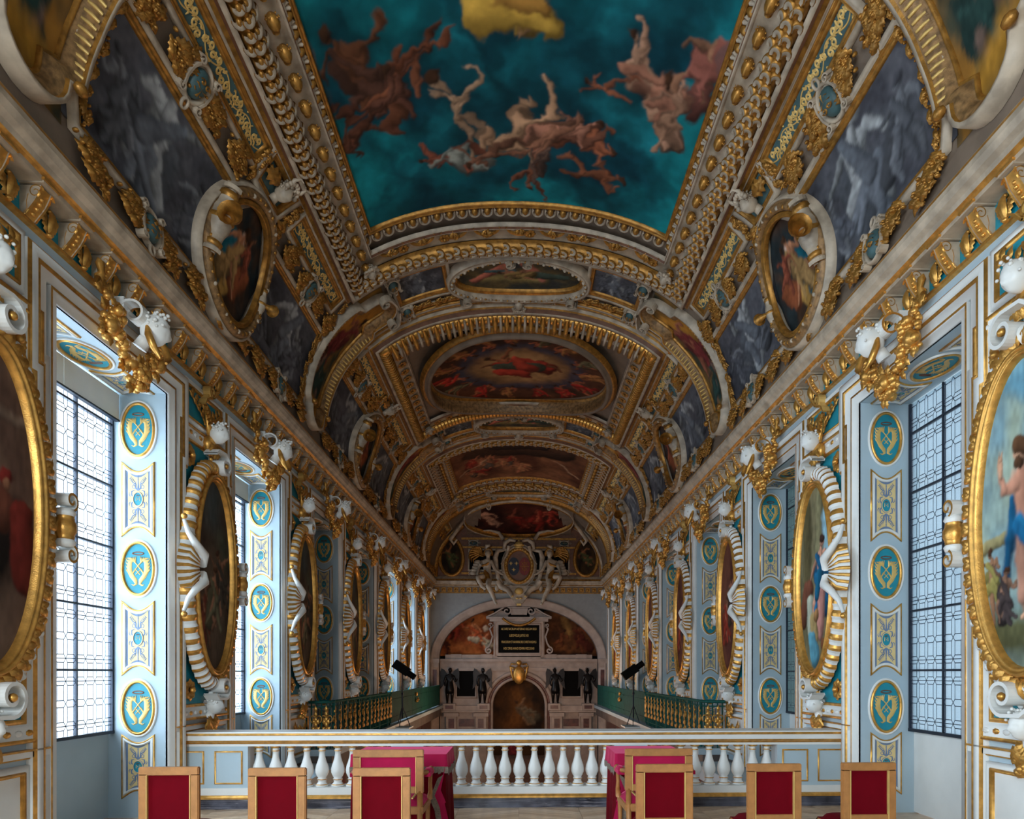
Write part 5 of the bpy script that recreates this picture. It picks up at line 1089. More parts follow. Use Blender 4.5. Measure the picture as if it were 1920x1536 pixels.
# tympanum dressing
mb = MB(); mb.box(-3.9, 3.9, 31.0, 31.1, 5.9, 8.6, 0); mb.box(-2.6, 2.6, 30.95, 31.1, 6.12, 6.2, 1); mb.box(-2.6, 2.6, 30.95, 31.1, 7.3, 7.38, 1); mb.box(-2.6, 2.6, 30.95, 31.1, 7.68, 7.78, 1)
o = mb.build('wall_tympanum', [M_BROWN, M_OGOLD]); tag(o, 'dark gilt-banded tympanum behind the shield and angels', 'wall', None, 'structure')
for s in (-1, 1):
    mb = MB(); mb.prism(rect(s*1.35-.85 if s > 0 else s*1.35-.95, s*1.35+.95 if s > 0 else s*1.35+.85, 6.3, 7.25), 0, .02, 1, YM(30.99)); mb.sweep(rect(s*1.4-.85, s*1.4+.85, 6.32, 7.22)[::-1], True, [(-.03, 0), (0, .05), (.05, .05), (.06, 0)], 0, YM(30.99)); mb.build('inset_panel', [M_CWHITE, M_BLACK], o)
    for z in (6.2, 7.52): inst('cipher_shield', OR['shield'], o, FY(s*2.05, 30.92, z, rot=PI/2, s=(.8, 1.1, 1)))
    t = thing('vault_oval', (s*3.12, 30.9, 6.0), 'dark egg-shaped painting in a gilt frame at the %s foot of the tympanum' % SIDE[s], 'painting', 'end ovals')
    egg = [(s*3.05+.46*math.cos(a)*(1-.12*math.sin(a))-s*.1*math.sin(a)*0, 6.90+.78*math.sin(a)) for a in np.linspace(0, 2*PI, 40, endpoint=False)]
    P = Paint(50, 70, (30, 22, 16), (60, 44, 26), 90+s); P.figure(.35, .5, .5, .6, (150, 96, 60), (80, 84, 50), 91+s)
    canvas('canvas', P, lambda Uu, W: YM(30.93)(s*3.05+(Uu-.5)*.98, 6.90+(W-.5)*1.6, 0), 24, 32, t, ellipse=True)
    mb = MB(); mb.sweep(egg[::-1], True, [(-.03, 0), (.02, .07), (.10, .09), (.14, 0)], 0, YM(30.95)); mb.build('frame', M_OGOLD, t)
for yq, r0 in ((28.25, .16), (30.9, .12)):        # arches closing the vault
    r = thing('cross_rib', (0, yq, 9), 'gilded %s arch rib at the %s of the end bay' % (('bold', 'near edge') if yq < 30 else ('slender', 'far wall')), 'rib')
    pp = np.c_[np.full(110, yq), np.linspace(-5.45, 5.45, 110)]
    if yq > 30: pp = np.concatenate([pp[pp[:, 1] < -2.6]]); 
    for sgn in ((1,) if yq < 30 else (1, -1)):
        mb = MB(); mb.sweep(pp*[1, sgn], False, [(-r0, 0), (-r0, .08), (-r0*.6, .14), (-r0*.2, .10), (0, .15), (r0*.5, .12), (r0, .06), (r0, 0)], [1, 0, 0, 1, 0, 0, 0], ID); mb.build('arch', [M_OGOLD, M_CWHITE], r)
# coat of arms
cx = 0; t = thing('coat_of_arms', (0, 30.6, 5.0), 'great white and gold scrolled shield with a crown, two coats painted side by side', 'shield')
F = YM(30.72)
mb = MB(); mb.prism(ell(0, 6.46, .80, 1.02, 36), -.3, .0, 1, F); mb.sweep(ell(0, 6.46, .52, .68, 40)[::-1], True, [(-.02, .0), (0, .10), (.03, .12), (.12, .12), (.15, .08), (.17, .10), (.26, .04), (.28, -.1)], [0, 0, 0, 0, 1, 1, 1], F); mb.build('surround', [M_OGOLD, M_CWHITE], t)
mb = MB()
for a in np.linspace(0, 2*PI, 30, endpoint=False): mb.ball(F(np.array(.59*math.cos(a)), np.array(6.46+.75*math.sin(a)), .13), .035, 0, 6)
mb.build('studs', M_PGOLD, t)
mb = MB(); mb.prism(ell(0, 6.46, .53, .69, 36), .0, .02, 0, F); mb.build('field', mat('shield_brown', (120, 84, 66), .5), t)
mb = MB(); mb.prism(ell(-.23, 6.44, .25, .40, 30), .02, .05, 0, F); c1 = mb.build('blue_coat', mat('shield_blue', (30, 38, 60), .5), t)
mb = MB(); mb.prism(ell(.25, 6.44, .25, .40, 30), .02, .05, 0, F); c2 = mb.build('red_coat', mat('shield_red', (130, 36, 30), .5), t)
def lily(mb, x, z, k):
    mb.prism([(x, z+k), (x+.3*k, z+.3*k), (x+.14*k, z-.2*k), (x, z-k), (x-.14*k, z-.2*k), (x-.3*k, z+.3*k)], .05, .07, 0, F)
    for s in (-1, 1): mb.stroke([(x+s*.1*k, z-.2*k), (x+s*.3*k, z+.25*k), (x+s*.7*k, z+.3*k), (x+s*.75*k, z-.05*k)], .22*k, .05, .07, 0, F)
    mb.stroke([(x-.4*k, z-.25*k), (x+.4*k, z-.25*k)], .2*k, .05, .075, 0, F)
mb = MB(); lily(mb, -.36, 6.56, .10); lily(mb, -.11, 6.56, .10); lily(mb, -.235, 6.28, .10); mb.build('lilies', M_PGOLD, c1)
mb = MB()
for a in range(4): mb.stroke([(.25-.2*math.cos(a*PI/4), 6.44-.3*math.sin(a*PI/4)), (.25+.2*math.cos(a*PI/4), 6.44+.3*math.sin(a*PI/4))], .02, .05, .065, 0, F)
mb.stroke(ell(.25, 6.44, .12, .18, 20), .02, .05, .065, 0, F, True); mb.build('chains', M_OGOLD, c2)
mb = MB(); 
mb.lathe([(.17, 7.22), (.20, 7.25), (.17, 7.28), (.17, 7.34), (.22, 7.38)], 14, 0, (0, 30.6, 0)); mb.ball((0, 30.6, 7.40), (.19, .16, .15), 0, 12)
for a in range(6): mb.ball((.2*math.cos(a), 30.6-.2*abs(math.sin(a)), 7.38), .04, 0, 6)
mb.ball((0, 30.6, 7.58), .04, 0, 6); mb.build('crown', M_PGOLD, t)
mb = MB()
for s in (-1, 1):
    mb.tube([(s*.15, 30.5, 7.55), (s*.40, 30.48, 7.6), (s*.62, 30.5, 7.45), (s*.66, 30.52, 7.2), (s*.50, 30.5, 7.05)], [.07, .09, .10, .08, .04], 8); mb.tube([(s*.62, 30.55, 7.15), (s*.95, 30.5, 7.1), (s*1.05, 30.5, 6.8), (s*1.0, 30.5, 6.3), (s*.92, 30.5, 5.9), (s*.7, 30.5, 5.6)], [.05, .11, .12, .10, .10, .07], 8)
    mb.tube([(s*.95, 30.45, 5.75), (s*.8, 30.42, 5.5), (s*.5, 30.42, 5.35), (s*.3, 30.42, 5.1)], [.12, .14, .12, .10], 8); mb.ball((s*.98, 30.5, 5.45), (.10, .1, .16), 0, 8); mb.tube([(s*.45, 30.45, 7.3), (s*.55, 30.45, 6.9), (s*.8, 30.5, 6.5)], [.08, .06, .03], 7)
mb.prism([(-.5, 5.55), (.5, 5.55), (.45, 5.15), (.15, 4.75), (-.15, 4.75), (-.45, 5.15)], -.1, .22, 0, F); mb.ball((0, 30.45, 5.3), (.2, .1, .16), 1, 10)
for x in (-.3, -.08, .08, .3): mb.ball((x, 30.45, 5.08 if abs(x) > .2 else 4.98), (.07, .05, .04), 1, 8)
mb.box(-.1, .1, 30.45, 30.7, 4.66, 4.75, 1)
mb.build('strapwork', [M_CWHITE, M_PGOLD], t)
# angels
def angel(s):
    x0 = 1.42*s; t = thing('angel_statue', (x0, 30.5, 5.2), 'seated white stucco angel with gold drapery and wings, %s of the shield, arm outstretched' % SIDE[s], 'statue', 'angels beside the shield')
    y = 30.42; q = lambda dx, z, dy=0: (x0+s*dx, y+dy, z)
    J = [q(0.0, 5.95), q(.0, 6.25), q(-.02, 6.55, -.05), q(-.04, 6.72, -.05), q(-.05, 6.82, -.08),      # pelvis belly chest neck head base
         q(-.20, 6.60, -.1), q(-.36, 6.22, -.22), q(-.66, 6.02, -.25), q(-.76, 5.98, -.25),            # reaching arm
         q(.18, 6.58, -.02), q(.36, 6.35, 0), q(.42, 6.05, -.1), q(.40, 5.95, -.12),                   # other arm
         q(-.12, 5.90, -.1), q(.42, 5.88, -.45), q(.20, 5.45, -.35), q(.02, 5.32, -.4),                 # bent leg outward
         q(-.10, 5.9, -.1), q(-.08, 5.45, -.5), q(-.30, 5.0, -.4), q(-.40, 4.72, -.42), q(-.46, 4.66, -.5)]
    E_ = [(0, 1), (1, 2), (2, 3), (3, 4), (2, 5), (5, 6), (6, 7), (7, 8), (2, 9), (9, 10), (10, 11), (11, 12), (0, 13), (13, 14), (14, 15), (15, 16), (0, 17), (17, 18), (18, 19), (19, 20), (20, 21)]
    R = [.17, .15, .17, .07, .07, .075, .06, .045, .035, .08, .06, .045, .035, .13, .10, .075, .05, .13, .10, .08, .055, .04]
    skin_body('body', J, E_, [r*1.22 for r in R], M_CWHITE, t)
    mb = MB(); add_head(mb, (0, 0, 0), .16, 0, 0, 30, 6); inst('head', mb.mesh('head', M_CWHITE), t, FY(x0-s*.05, y-.1, 6.93) @ Matrix.Rotation(.3*s, 4, 'Y'))
    mb = MB()
    for j in range(5): mb.tube([q(.1, 6.2-.1*j, -.12), q(.0+.1*j, 6.0-.08*j, -.28), q(-.15+.12*j, 5.7-.05*j, -.3)], [.04, .11, .05], 7)
    mb.tube([q(-.2, 6.62, -.1), q(0, 6.45, -.16), q(.22, 6.4, -.05)], [.04, .06, .05], 7); mb.build('drapery', M_OGOLD, t)
    mb = MB()
    for j in range(7): a = .5+j*.32; mb.tube([q(.16, 6.85, .1), q(.16+.35*math.sin(a)*.8, 7.05+.2*math.cos(a), .06), q(.30+.48*math.sin(a), 6.95+.36*math.cos(a), .02), q(.42+.40*math.sin(a+.3), 6.80+.30*math.cos(a+.3), .02)], [.03, .05, .045, .02], 6)
    mb.build('plume', M_OGOLD, t)
    mb = MB()
    for j in range(5): mb.ball(q(.42+.05*j, 6.60-.12*j, .1), (.16, .06, .10), 0, 8)
    mb.tube([q(.05, 7.15, .05), q(.0, 7.3, .0), q(-.15, 7.33, -.05)], [.06, .10, .05], 8); mb.build('wing', M_CWHITE, t)['kind'] = 'stuff'
    mb = MB(); mb.tube([q(-.2+.16*math.cos(a)+.14, 6.95+.22*math.sin(a), .02) for a in np.linspace(-.4, PI+.4, 12)], .07, 7); mb.build('hair_cloth', M_OGOLD, t)
for s in (-1, 1): angel(s)
# high altar
S2 = 40.4; ax = lambda x, y: ((x-970)/S2, EYE+(1263-y)/S2); YA = 31.75
t = thing('altar_screen', (0, YA+.3, -3), 'tall pinkish marble altar wall with pilasters, frieze and round arch', 'altar')
mb = MB(); A = lambda a, b, h: YM(YA)(a, b, h)
zl = -4.5; r_in, r_out = 1.20, 1.62; zc = ax(0, 1323)[1]
outer = [(-3.7, zl), (-r_in, zl), (-r_in, zc)]+[(r_in*math.cos(a), zc+r_in*math.sin(a)) for a in np.linspace(PI, 0, 24)]+[(r_in, zc), (r_in, zl), (3.7, zl), (3.7, 2.25), (-3.7, 2.25)]
mb.prism(outer, -.5, 0, 0, A); mb.build('wall_slab', M_STONE, t)
mb = MB(); mb.sweep([(-r_in, zl)]+[(r_in*math.cos(a), zc+r_in*math.sin(a)) for a in np.linspace(PI, 0, 30)]+[(r_in, zl)], False, [(0, 0), (0, .10), (.10, .12), (.12, .06), (.24, .06), (.26, .12), (.40, .14), (.42, 0)], [0, 0, 0, 1, 0, 0, 0], A); mb.build('archivolt', [M_STONE, M_RMARB], t)
mb = MB(); z1, z2 = ax(0, 1258)[1], ax(0, 1236)[1]
mb.box(-3.7, 3.7, YA-.12, YA, z1, z1+.15); mb.box(-3.7, 3.7, YA-.06, YA, z1+.15, z2-.12, 0); mb.box(-3.75, 3.75, YA-.25, YA, z2-.12, z2); mb.build('entablature', M_STONE, t)
mb = MB(); mb.box(-3.4, 3.4, YA-.1, YA+.1, z2, z2+.2)
for s in (-1, 1): mb.box(s*2.9-.25, s*2.9+.25, YA-.14, YA, z2, z2+.22); mb.box(s*1.5-.25, s*1.5+.25, YA-.14, YA, z2, z2+.22)
mb.build('attic', M_STONE, t)
zb = ax(0, 1318)[1]
for s in (-1, 1):
    mb = MB(); mb.box(s*2.45-.42, s*2.45+.42, YA-.02, YA+.01, ax(0, 1306)[1], ax(0, 1257)[1]-.03); mb.build('dark_recess', M_BLACK, t)
    mb = MB(); mb.sweep(rect(s*2.45-.42, s*2.45+.42, ax(0, 1306)[1], ax(0, 1257)[1]-.03)[::-1], True, [(0, 0), (0, .04), (.08, .04), (.1, 0)], 0, A); mb.build('recess_frame', M_STONE, t)
    mb = MB(); mb.box(*sorted((s*1.45, s*3.75)), YA-.35, YA, zb-.35, zb-.12, 0); mb.box(*sorted((s*1.40, s*3.8)), YA-.45, YA, zb-.42, zb-.35, 0)
    for x in (1.62, 3.18): mb.box(s*x-.28, s*x+.28, YA-.5, YA, zb-.33, zb-.02, 0); mb.box(s*x-.18, s*x+.18, YA-.51, YA-.49, zb-.26, zb-.1, 1)
    mb.build('ledge', [M_STONE, M_RMARB], t)
    for x in (1.75, 3.1):
        mb = MB(); mb.box(s*x-.34, s*x+.34, YA-.42, YA, zb-.62, zb-.45, 0); mb.box(s*x-.24, s*x+.24, YA-.34, YA, -4.4, zb-.62, 0); mb.box(s*x-.13, s*x+.13, YA-.36, YA-.33, zb-1.15, zb-.72, 1); mb.box(s*x-.30, s*x+.30, YA-.40, YA, zb-1.45, zb-1.25, 0); mb.build('pilaster', [M_STONE, M_RMARB], t)
    mb = MB(); mb.box(s*2.42-.36, s*2.42+.36, YA-.03, YA, zb-1.1, zb-.75, 0); mb.build('inlay', M_RMARB, t)
P = Paint(110, 170, (34, 22, 14), (76, 48, 24), 95); P.limb(.3, .8, .3, .4, .12, .2, (130, 80, 34), .9); P.figure(.4, .55, .3, .7, (130, 96, 66), (104, 90, 70), 96); P.figure(.25, .12, .2, .3, (150, 60, 50), (120, 40, 50), 97); P.glaze(4, .3)
o = thing('altarpiece', (0, YA+.3, -2), 'dim brown arched altarpiece with a golden glow and pale figures', 'painting'); canvas('canvas', P, lambda Uu, W: YM(YA+.3)((Uu-.5)*2.6, -2.2+W*3.7, 0), 50, 70, o)
o = thing('gilt_arms', (0, YA-.3, ax(0, 1288)[1]), 'small gold shield with crown and wings on the keystone of the altar arch', 'shield')
gx, gz = 0, ax(0, 1266)[1]; mb = MB(); mb.ball((0, YA-.25, gz), (.28, .12, .42), 0, 14); mb.ball((0, YA-.30, gz+.55), (.13, .1, .14), 0, 8)
for s in (-1, 1): mb.tube([(s*.22, YA-.25, gz+.3), (s*.4, YA-.25, gz+.38), (s*.34, YA-.25, gz+.1), (s*.26, YA-.25, gz-.25)], [.08, .06, .05, .03], 7); mb.tube([(s*.15, YA-.25, gz+.5), (s*.34, YA-.22, gz+.52), (s*.42, YA-.22, gz+.40)], [.04, .04, .01], 6)
mb.build('shield', M_GOLD, o)
# tablet with pediment
z0, z1 = ax(0, 1225)[1], ax(0, 1172)[1]
t = thing('inscribed_tablet', (0, YA-.1, z2), 'black tablet with gold Latin lines in a pale scrolled marble aedicule', 'tablet')
mb = MB(); mb.box(-1.18, 1.18, YA-.15, YA+.2, z2+.05, z1+.14); mb.box(-1.0, 1.0, YA-.2, YA, z2, z2+.22); mb.box(-1.35, 1.35, YA-.32, YA+.1, z1+.14, z1+.26); mb.box(-1.5, 1.5, YA-.4, YA+.1, z1+.26, z1+.34); mb.build('aedicule', M_STONE, t)
mb = MB(); mb.sweep(rect(-.96, .96, z0, z1)[::-1], True, [(-.02, 0), (0, .06), (.05, .06), (.07, .02), (.12, .02), (.14, .05), (.18, .05), (.2, 0)], 0, YM(YA-.15)); mb.build('tablet_frame', M_STONE, t)
mb = MB(); mb.box(-.95, .95, YA-.17, YA-.15, z0, z1); tb = mb.build('slate', M_BLACK, t)
for i, tx in enumerate(('ALTARE SACRUM AETERNO REGUM REGI', 'LUDOVICUS JUSTUS XIII', 'FRANCORUM ET NAVARRAE REX CHRISTIANISSIMUS', 'HOC OPUS ANNO DOMINI MDCXXXIII')):
    c = bpy.data.curves.new('lettering', 'FONT'); c.body = tx; c.align_x = 'CENTER'; c.size = .155; c.extrude = .004; c.materials.append(M_PGOLD); c.offset = .0; wid = (1.7, 1.05, 1.72, 1.45)[i]
    o = bpy.data.objects.new('tmp', c); C.objects.link(o); me = bpy.data.meshes.new_from_object(o); bpy.data.objects.remove(o); bpy.data.curves.remove(c); o = bpy.data.objects.new('lettering', me); link(o, tb, None); n = len(tx)*.155*.60; Mx = Matrix.Translation((0, YA-.178, z1-.25-i*.30)) @ Matrix.Rotation(PI/2, 4, 'X') @ Matrix.Diagonal((wid/n, 1, 1, 1)); o.matrix_basis = Mx; WM[o.name] = Mx
mb = MB()
for s in (-1, 1):
    scroll_band(mb, [(s*1.5, z1+.34), (s*1.15, z1+.50), (s*.8, z1+.72)]+[tuple(p) for p in spiral(s*.56, z1+.62, .22, .04, PI*.55 if s < 0 else PI*.45, s*-1.2 if s > 0 else 1.2*-s*-1, 18)], .3, .06, 0, mp=lambda a, b, h: YM(YA-.05)(a, b, h)); mb.prism([(s*1.5, z1+.34), (s*.5, z1+.34), (s*.5, z1+.55), (s*.85, z1+.68)], -.1, .12, 0, YM(YA))
    scroll_band(mb, [(s*1.2, z1+.0), (s*1.35, z1-.2), (s*1.22, z1-.55), (s*1.3, z1-.85)]+[tuple(p) for p in spiral(s*1.40, z0+.12, .17, .03, PI/2, -s*1.3, 18)], .2, .07, 0, mp=lambda a, b, h: YM(YA-.05)(a, b, h)); scroll_band(mb, spiral(s*1.30, z1-.02, .1, .02, PI, s*1.2, 14), .2, .04, 0, mp=lambda a, b, h: YM(YA-.05)(a, b, h))
mb.prism([(-.42, z1+.75), (.42, z1+.75), (.36, z1+.45), (-.36, z1+.45)], -.1, .3, 0, YM(YA)); mb.prism([(-.52, z1+.82)]+[(.52*math.cos(a), z1+.82+.16*math.sin(a)) for a in np.linspace(PI, 0, 14)]+[(.52, z1+.76), (-.52, z1+.76)], -.1, .34, 0, YM(YA)); mb.build('pediment', M_STONE, t)
mb = MB(); mb.tube([(x, YA-.45, z1+.28-.33*(1-(x/.75)**2)) for x in np.linspace(-.75, .75, 16)], .06, 8); mb.build('festoon', M_OGOLD, t)
# lunette paintings either side of the tablet
for s, bg, b2 in ((-1, (120, 56, 26), (170, 96, 46)), (1, (60, 36, 22), (110, 66, 34))):
    P = Paint(150, 130, bg, b2, 98+s)
    if s < 0: P.figure(.75, .5, .5, .3, (220, 140, 90), (190, 90, 50), 5); P.figure(.35, .6, .4, -.4, (190, 90, 56), (160, 60, 40), 6); P.limb(.62, .4, .75, .36, .05, .08, (200, 180, 150)); P.limb(.98, .62, .98, .6, .06, .06, (230, 200, 170)); P.figure(1.0, .3, .35, .5, (200, 120, 80), (190, 170, 140), 7); P.figure(.15, .2, .3, .2, (90, 44, 30), None, 8)
    else: P.limb(.45, .8, .55, .5, .12, .1, (150, 110, 60), .5); P.figure(.8, .4, .5, .2, (130, 70, 40), (100, 44, 30), 9); P.figure(.35, .35, .4, -.3, (110, 60, 34), None, 10)
    P.glaze(5, .3); o = thing('lunette_painting', (s*2.3, YA+.1, z2+.1), 'warm orange figure painting left of the tablet' if s < 0 else 'dark brown figure painting right of the tablet', 'painting')
    canvas('canvas', P, lambda Uu, W: YM(YA+.1)(s*2.42+(Uu-.5)*2.5, z2+.15+W*2.1, 0), 60, 50, o)
mb = MB(); mb.box(-3.7, 3.7, YA+.12, YA+.2, z2, 5.1); tag(mb.build('wall_lunette', M_BLACK), 'dark wall behind the lunette paintings', 'wall', None, 'structure')
# bronze angels on the ledge
def bronze(x, i):
    z = zb-.02; y = YA-.28; w = 1 if x < 0 else -1; t = thing('bronze_angel', (x, y, z), 'dark bronze winged figure on the altar ledge, %s of four from the left' % ('first', 'second', 'third', 'last')[i], 'statue', 'bronze angels of the altar'); k = 1.0
    J = [(0, 0, .82), (0, 0, 1.0), (.02*w, 0, 1.22), (.02*w, 0, 1.36), (.03*w, -.02, 1.42), (-.17, 0, 1.24), (-.24, -.02, .98), (-.2, -.12, .80), (.19, 0, 1.24), (.27, -.04, 1.0), (.34, -.1, 1.16), (-.09, 0, .78), (-.11, -.04, .42), (-.11, .02, .06), (-.12, -.08, .03), (.09, 0, .78), (.12, -.06, .42), (.10, 0, .06), (.12, -.1, .03)]
    E_ = [(0, 1), (1, 2), (2, 3), (3, 4), (2, 5), (5, 6), (6, 7), (2, 8), (8, 9), (9, 10), (0, 11), (11, 12), (12, 13), (13, 14), (0, 15), (15, 16), (16, 17), (17, 18)]
    R = [.13, .12, .145, .055, .055, .07, .05, .035, .07, .05, .035, .11, .09, .05, .04, .11, .09, .05, .04]
    skin_body('body', J, E_, R, M_BRONZE, t, Matrix.Translation((x, y, z)))
    mb = MB(); add_head(mb, (0, 0, 0), .105, 0, 0, 14, i); inst('head', mb.mesh('head', M_BRONZE), t, FY(x+.03*w, y-.03, z+1.52) @ Matrix.Rotation(.4*w, 4, 'Y'))
    for s in (-1, 1):
        mb = MB(); mb.prism([(s*.08, 1.3), (s*.25, 1.55), (s*.38, 1.62), (s*.44, 1.40), (s*.42, 1.05), (s*.46, .65), (s*.34, .78), (s*.2, 1.0)], .0, .05, 0, lambda a, b, h: np.stack([a+x, y+.1+h, b+z], -1)); mb.build('wing', M_BRONZE, t)
    mb = MB(); mb.lathe([(.13, 1.02), (.17, .85), (.21, .62), (.20, .45), (.0, .45)], 12, 0, (x, y, z)); mb.build('tunic', M_BRONZE, t)
for i, x in enumerate((-3.18, -1.68, 1.68, 3.18)): bronze(x, i)
# ---------------------------------------------------------------- side galleries
for sd in (-1, 1):
    sg = lambda x: sd*x
    mb = MB(); mb.box(*sorted((sd*3.42, sd*4.0)), 12.9, 30.9, .08, .2, 0); mb.box(*sorted((sd*3.5, sd*4.0)), 12.9, 30.9, -.25, .08, 1)
    g = tag(mb.build('gallery_ledge', [M_WALL, M_LOW]), 'narrow pale ledge of the %s gallery carrying the green railing' % SIDE[sd], 'ledge', None, 'thing')
    mb = MB(); 
    for j in range(6): mb.box(*sorted((sd*3.97, sd*4.01)), 13.2+j*3, 15.8+j*3, -5, -.4)
    o = mb.build('dark_panels', M_RMARB, g)
    t = thing('gallery_railing', (sd*3.55, 12.95, .2), 'green iron railing with gilt scrollwork, front half of the %s gallery' % SIDE[sd], 'railing', 'gallery railings')
    X = sd*3.55; path = [(sd*3.98, 12.95), (sd*3.80, 12.95), (sd*3.62, 13.0), (X, 13.2)]+[(X, y) for y in np.arange(13.6, 18.9, .4)]+[(X, 18.9)]
    for z, r in ((1.09, .03), (1.0, .014), (.30, .014)): mb = MB(); mb.tube([(p[0], p[1], z) for p in path], r, 6); mb.build('rail', M_GREEN, t)
    P = dense(path, .14, False)
    mb = MB()
    for p in P: mb.tube([(p[0], p[1], .2), (p[0], p[1], 1.08)], .014, 5)
    for q in (0, .9, 2.0, 3.1, 4.2, 5.3): mb.box(X-.03, X+.03, 13.2+q, 13.26+q, .2, 1.12)
    mb.build('pickets', M_GREEN, t)
    for j, p in enumerate(dense(path, .5, False)[1:]):
        m = MB() if j == 0 else None
        if m is not None:
            for s in (-1, 1):
                m.tube([(*v, 0) for v in spiral(s*.09, .12, .09, .02, PI if s > 0 else 0, -s*1.2, 14)], .013, 5); m.tube([(*v, 0) for v in spiral(s*.08, -.16, .08, .02, PI if s > 0 else 0, s*1.2, 14)], .012, 5)
                for q in range(3): add_leaf(m, s*.02, .02-.12*q, .02, PI/2-s*(.5+.3*q), .13, .04, n=6)
            for q in range(4): add_leaf(m, 0, -.05+.1*q, .02, PI/2, .14, .04, n=6); 
            m.ball((0, .28, 0), .035, 0, 7); m.ball((0, -.05, 0), (.035, .06, .03), 0, 7); gm = m.mesh('gilt_scroll', M_GOLD)
        if p[1] < 13.1: inst('gilt_scroll', gm, t, FY(p[0], p[1]-.02, .64, s=(.7, 1, 1)))
        else: inst('gilt_scroll', gm, t, WF(sd, p[1], .64, .47, s=(.5, .95, .6)))
    t = thing('gallery_screen', (sd*3.55, 19.0, .2), 'solid green painted screen with thin mouldings on the far half of the %s gallery' % SIDE[sd], 'screen', 'gallery screens')
    for j in range(6):
        y0 = 19.1+j*1.93; mb = MB(); mb.box(*sorted((sd*3.55, sd*3.58)), y0, y0+1.9, .24, 1.06); mb.box(*sorted((sd*3.53, sd*3.60)), y0, y0+1.9, 1.06, 1.11); 
        for z in (.38, .88): mb.box(*sorted((sd*3.535, sd*3.55)), y0+.05, y0+1.85, z, z+.025)
        mb.build('board', M_GREEN, t)
    mb = MB(); m_ = mb; fruit_bunch(mb, (0, 0, 0), .12, .16, .06, 14, 5); inst('gilt_ornament', mb.mesh('gilt_ornament', M_GOLD), t, WF(sd, 23.6, .78, .47))
    # spotlight on a tripod
    x, y = sd*3.30, 19.45
    if sd > 0: y = 19.6
    mb = MB(); mb.box(x-.3, x+.25, y-.4, y+.4, .08, .12); shelf = mb.build('shelf', M_WALL, g)
    t = thing('tripod_spotlight', (x, y, .12), 'black stage spotlight on a thin tripod at the %s gallery, angled %s' % (SIDE[sd], 'down to the right' if sd < 0 else 'up to the right'), 'lamp', 'spotlights on tripods')
    mb = MB(); mb.tube([(x, y, .35), (x, y, 1.62)], .022, 7); mb.tube([(x-.03, y, 1.05), (x+.03, y, 1.05)], .035, 6); mb.build('pole', M_IRON, t)
    for a in range(3):
        mb = MB(); dx, dy = .22*math.cos(a*2.1+.3), .22*math.sin(a*2.1+.3); mb.tube([(x, y, .72), (x+dx, y+dy, .13)], .012, 5); mb.build('leg', M_IRON, t)
    mb = MB(); a = -.6 if sd < 0 else .62; F_ = Matrix.Translation((x+(.06 if sd < 0 else -.02), y-.05, 1.72)) @ Matrix.Rotation(-a, 4, 'Y')
    mb.box(-.34, .14, -.11, .11, -.11, .13); inst('lamp_housing', mb.mesh('lamp_housing', M_BLACK), t, F_)
    mb = MB(); mb.lathe([(.085, .14), (.085, .34), (.10, .36), (.07, .37), (0, .30)], 14, 0); g_ = mb.v[0]; mb.v[0] = np.stack([g_[:, 2], g_[:, 0], g_[:, 1]], 1); inst('lens_tube', mb.mesh('lens_tube', M_BLACK), t, F_)
    mb = MB(); mb.tube([(x, y, 1.60), (x, y-.13, 1.68), (x, y-.12, 1.75)], .012, 5); mb.build('yoke', M_IRON, t)
# ---------------------------------------------------------------- balustrade
YBL = 8.40; t = thing('balustrade', (0, YBL, 0), 'white and gilt balustrade with vase-shaped balusters on a dark marble plinth', 'balustrade')
Xl, Xr = -4.02, 4.02; f = YM(YBL)
mb = MB(); G = lambda prof, x0, x1, ms: mb.grid(np.stack([np.stack([np.full(len(prof), x), YBL-.0-np.array([p[0] for p in prof]), np.array([p[1] for p in prof])], 1) for x in (x0, x1)]), m=ms, smooth=False)
cap = [(-.22, .93), (.16, .93), (.17, .915), (.17, .895), (.155, .885), (.155, .83), (.15, .815), (.12, .80), (.11, .785), (.10, .78), (.10, .755), (-.22, .755)]
G(cap, Xl, Xr, [0, 0, 1, 1, 0, 1, 1, 1, 0, 0, 0]); mb.build('cap_rail', [M_WHITE, M_GOLD], t)
mb = MB(); base = [(-.2, .255), (.11, .255), (.11, .17), (.125, .165), (.14, .145), (.14, .125), (-.2, .125)]
G(base, Xl, Xr, [0, 0, 1, 1, 1, 0]); mb.build('bottom_rail', [M_WHITE, M_GOLD], t)
mb = MB(); mb.box(Xl, Xr, YBL-.10, YBL+.2, 0, .125); mb.build('plinth', M_MARB, t)
bp = [(.045, 0), (.075, .0), (.078, .022), (.066, .03), (.05, .05), (.046, .07), (.056, .082), (.058, .092), (.046, .105), (.062, .13), (.078, .17), (.080, .205), (.072, .25), (.054, .30), (.040, .35), (.034, .39), (.033, .42), (.044, .43), (.044, .442), (.034, .45), (.036, .47), (.058, .478), (.064, .492), (.05, .498)]
mb = MB(); ms = [0]*len(bp)
for i in (2, 6, 17, 20, 21): ms[i] = 1
th = np.linspace(0, 2*PI, 20, endpoint=False); R_ = np.array(bp); mb.latm(np.stack([R_[:, 0, None]*np.cos(th), R_[:, 0, None]*np.sin(th), np.broadcast_to(R_[:, 1, None], (len(R_), 20))], -1), ms[:-1])
bal = mb.mesh('baluster', [M_WHITE, M_GOLD])
def bx(px): return (px-973)/152.3-.0
XB = [bx(p) for p in (493, 523, 551, 580, 608, 637, 664, 692, 720, 812, 839, 866, 893, 920, 947, 974, 1002, 1029, 1056, 1083, 1110, 1137, 1224, 1251, 1278, 1305, 1332, 1360, 1387, 1415, 1442)]
for x in XB: inst('baluster', bal, t, Matrix.Translation((x, YBL-.0, .256)))
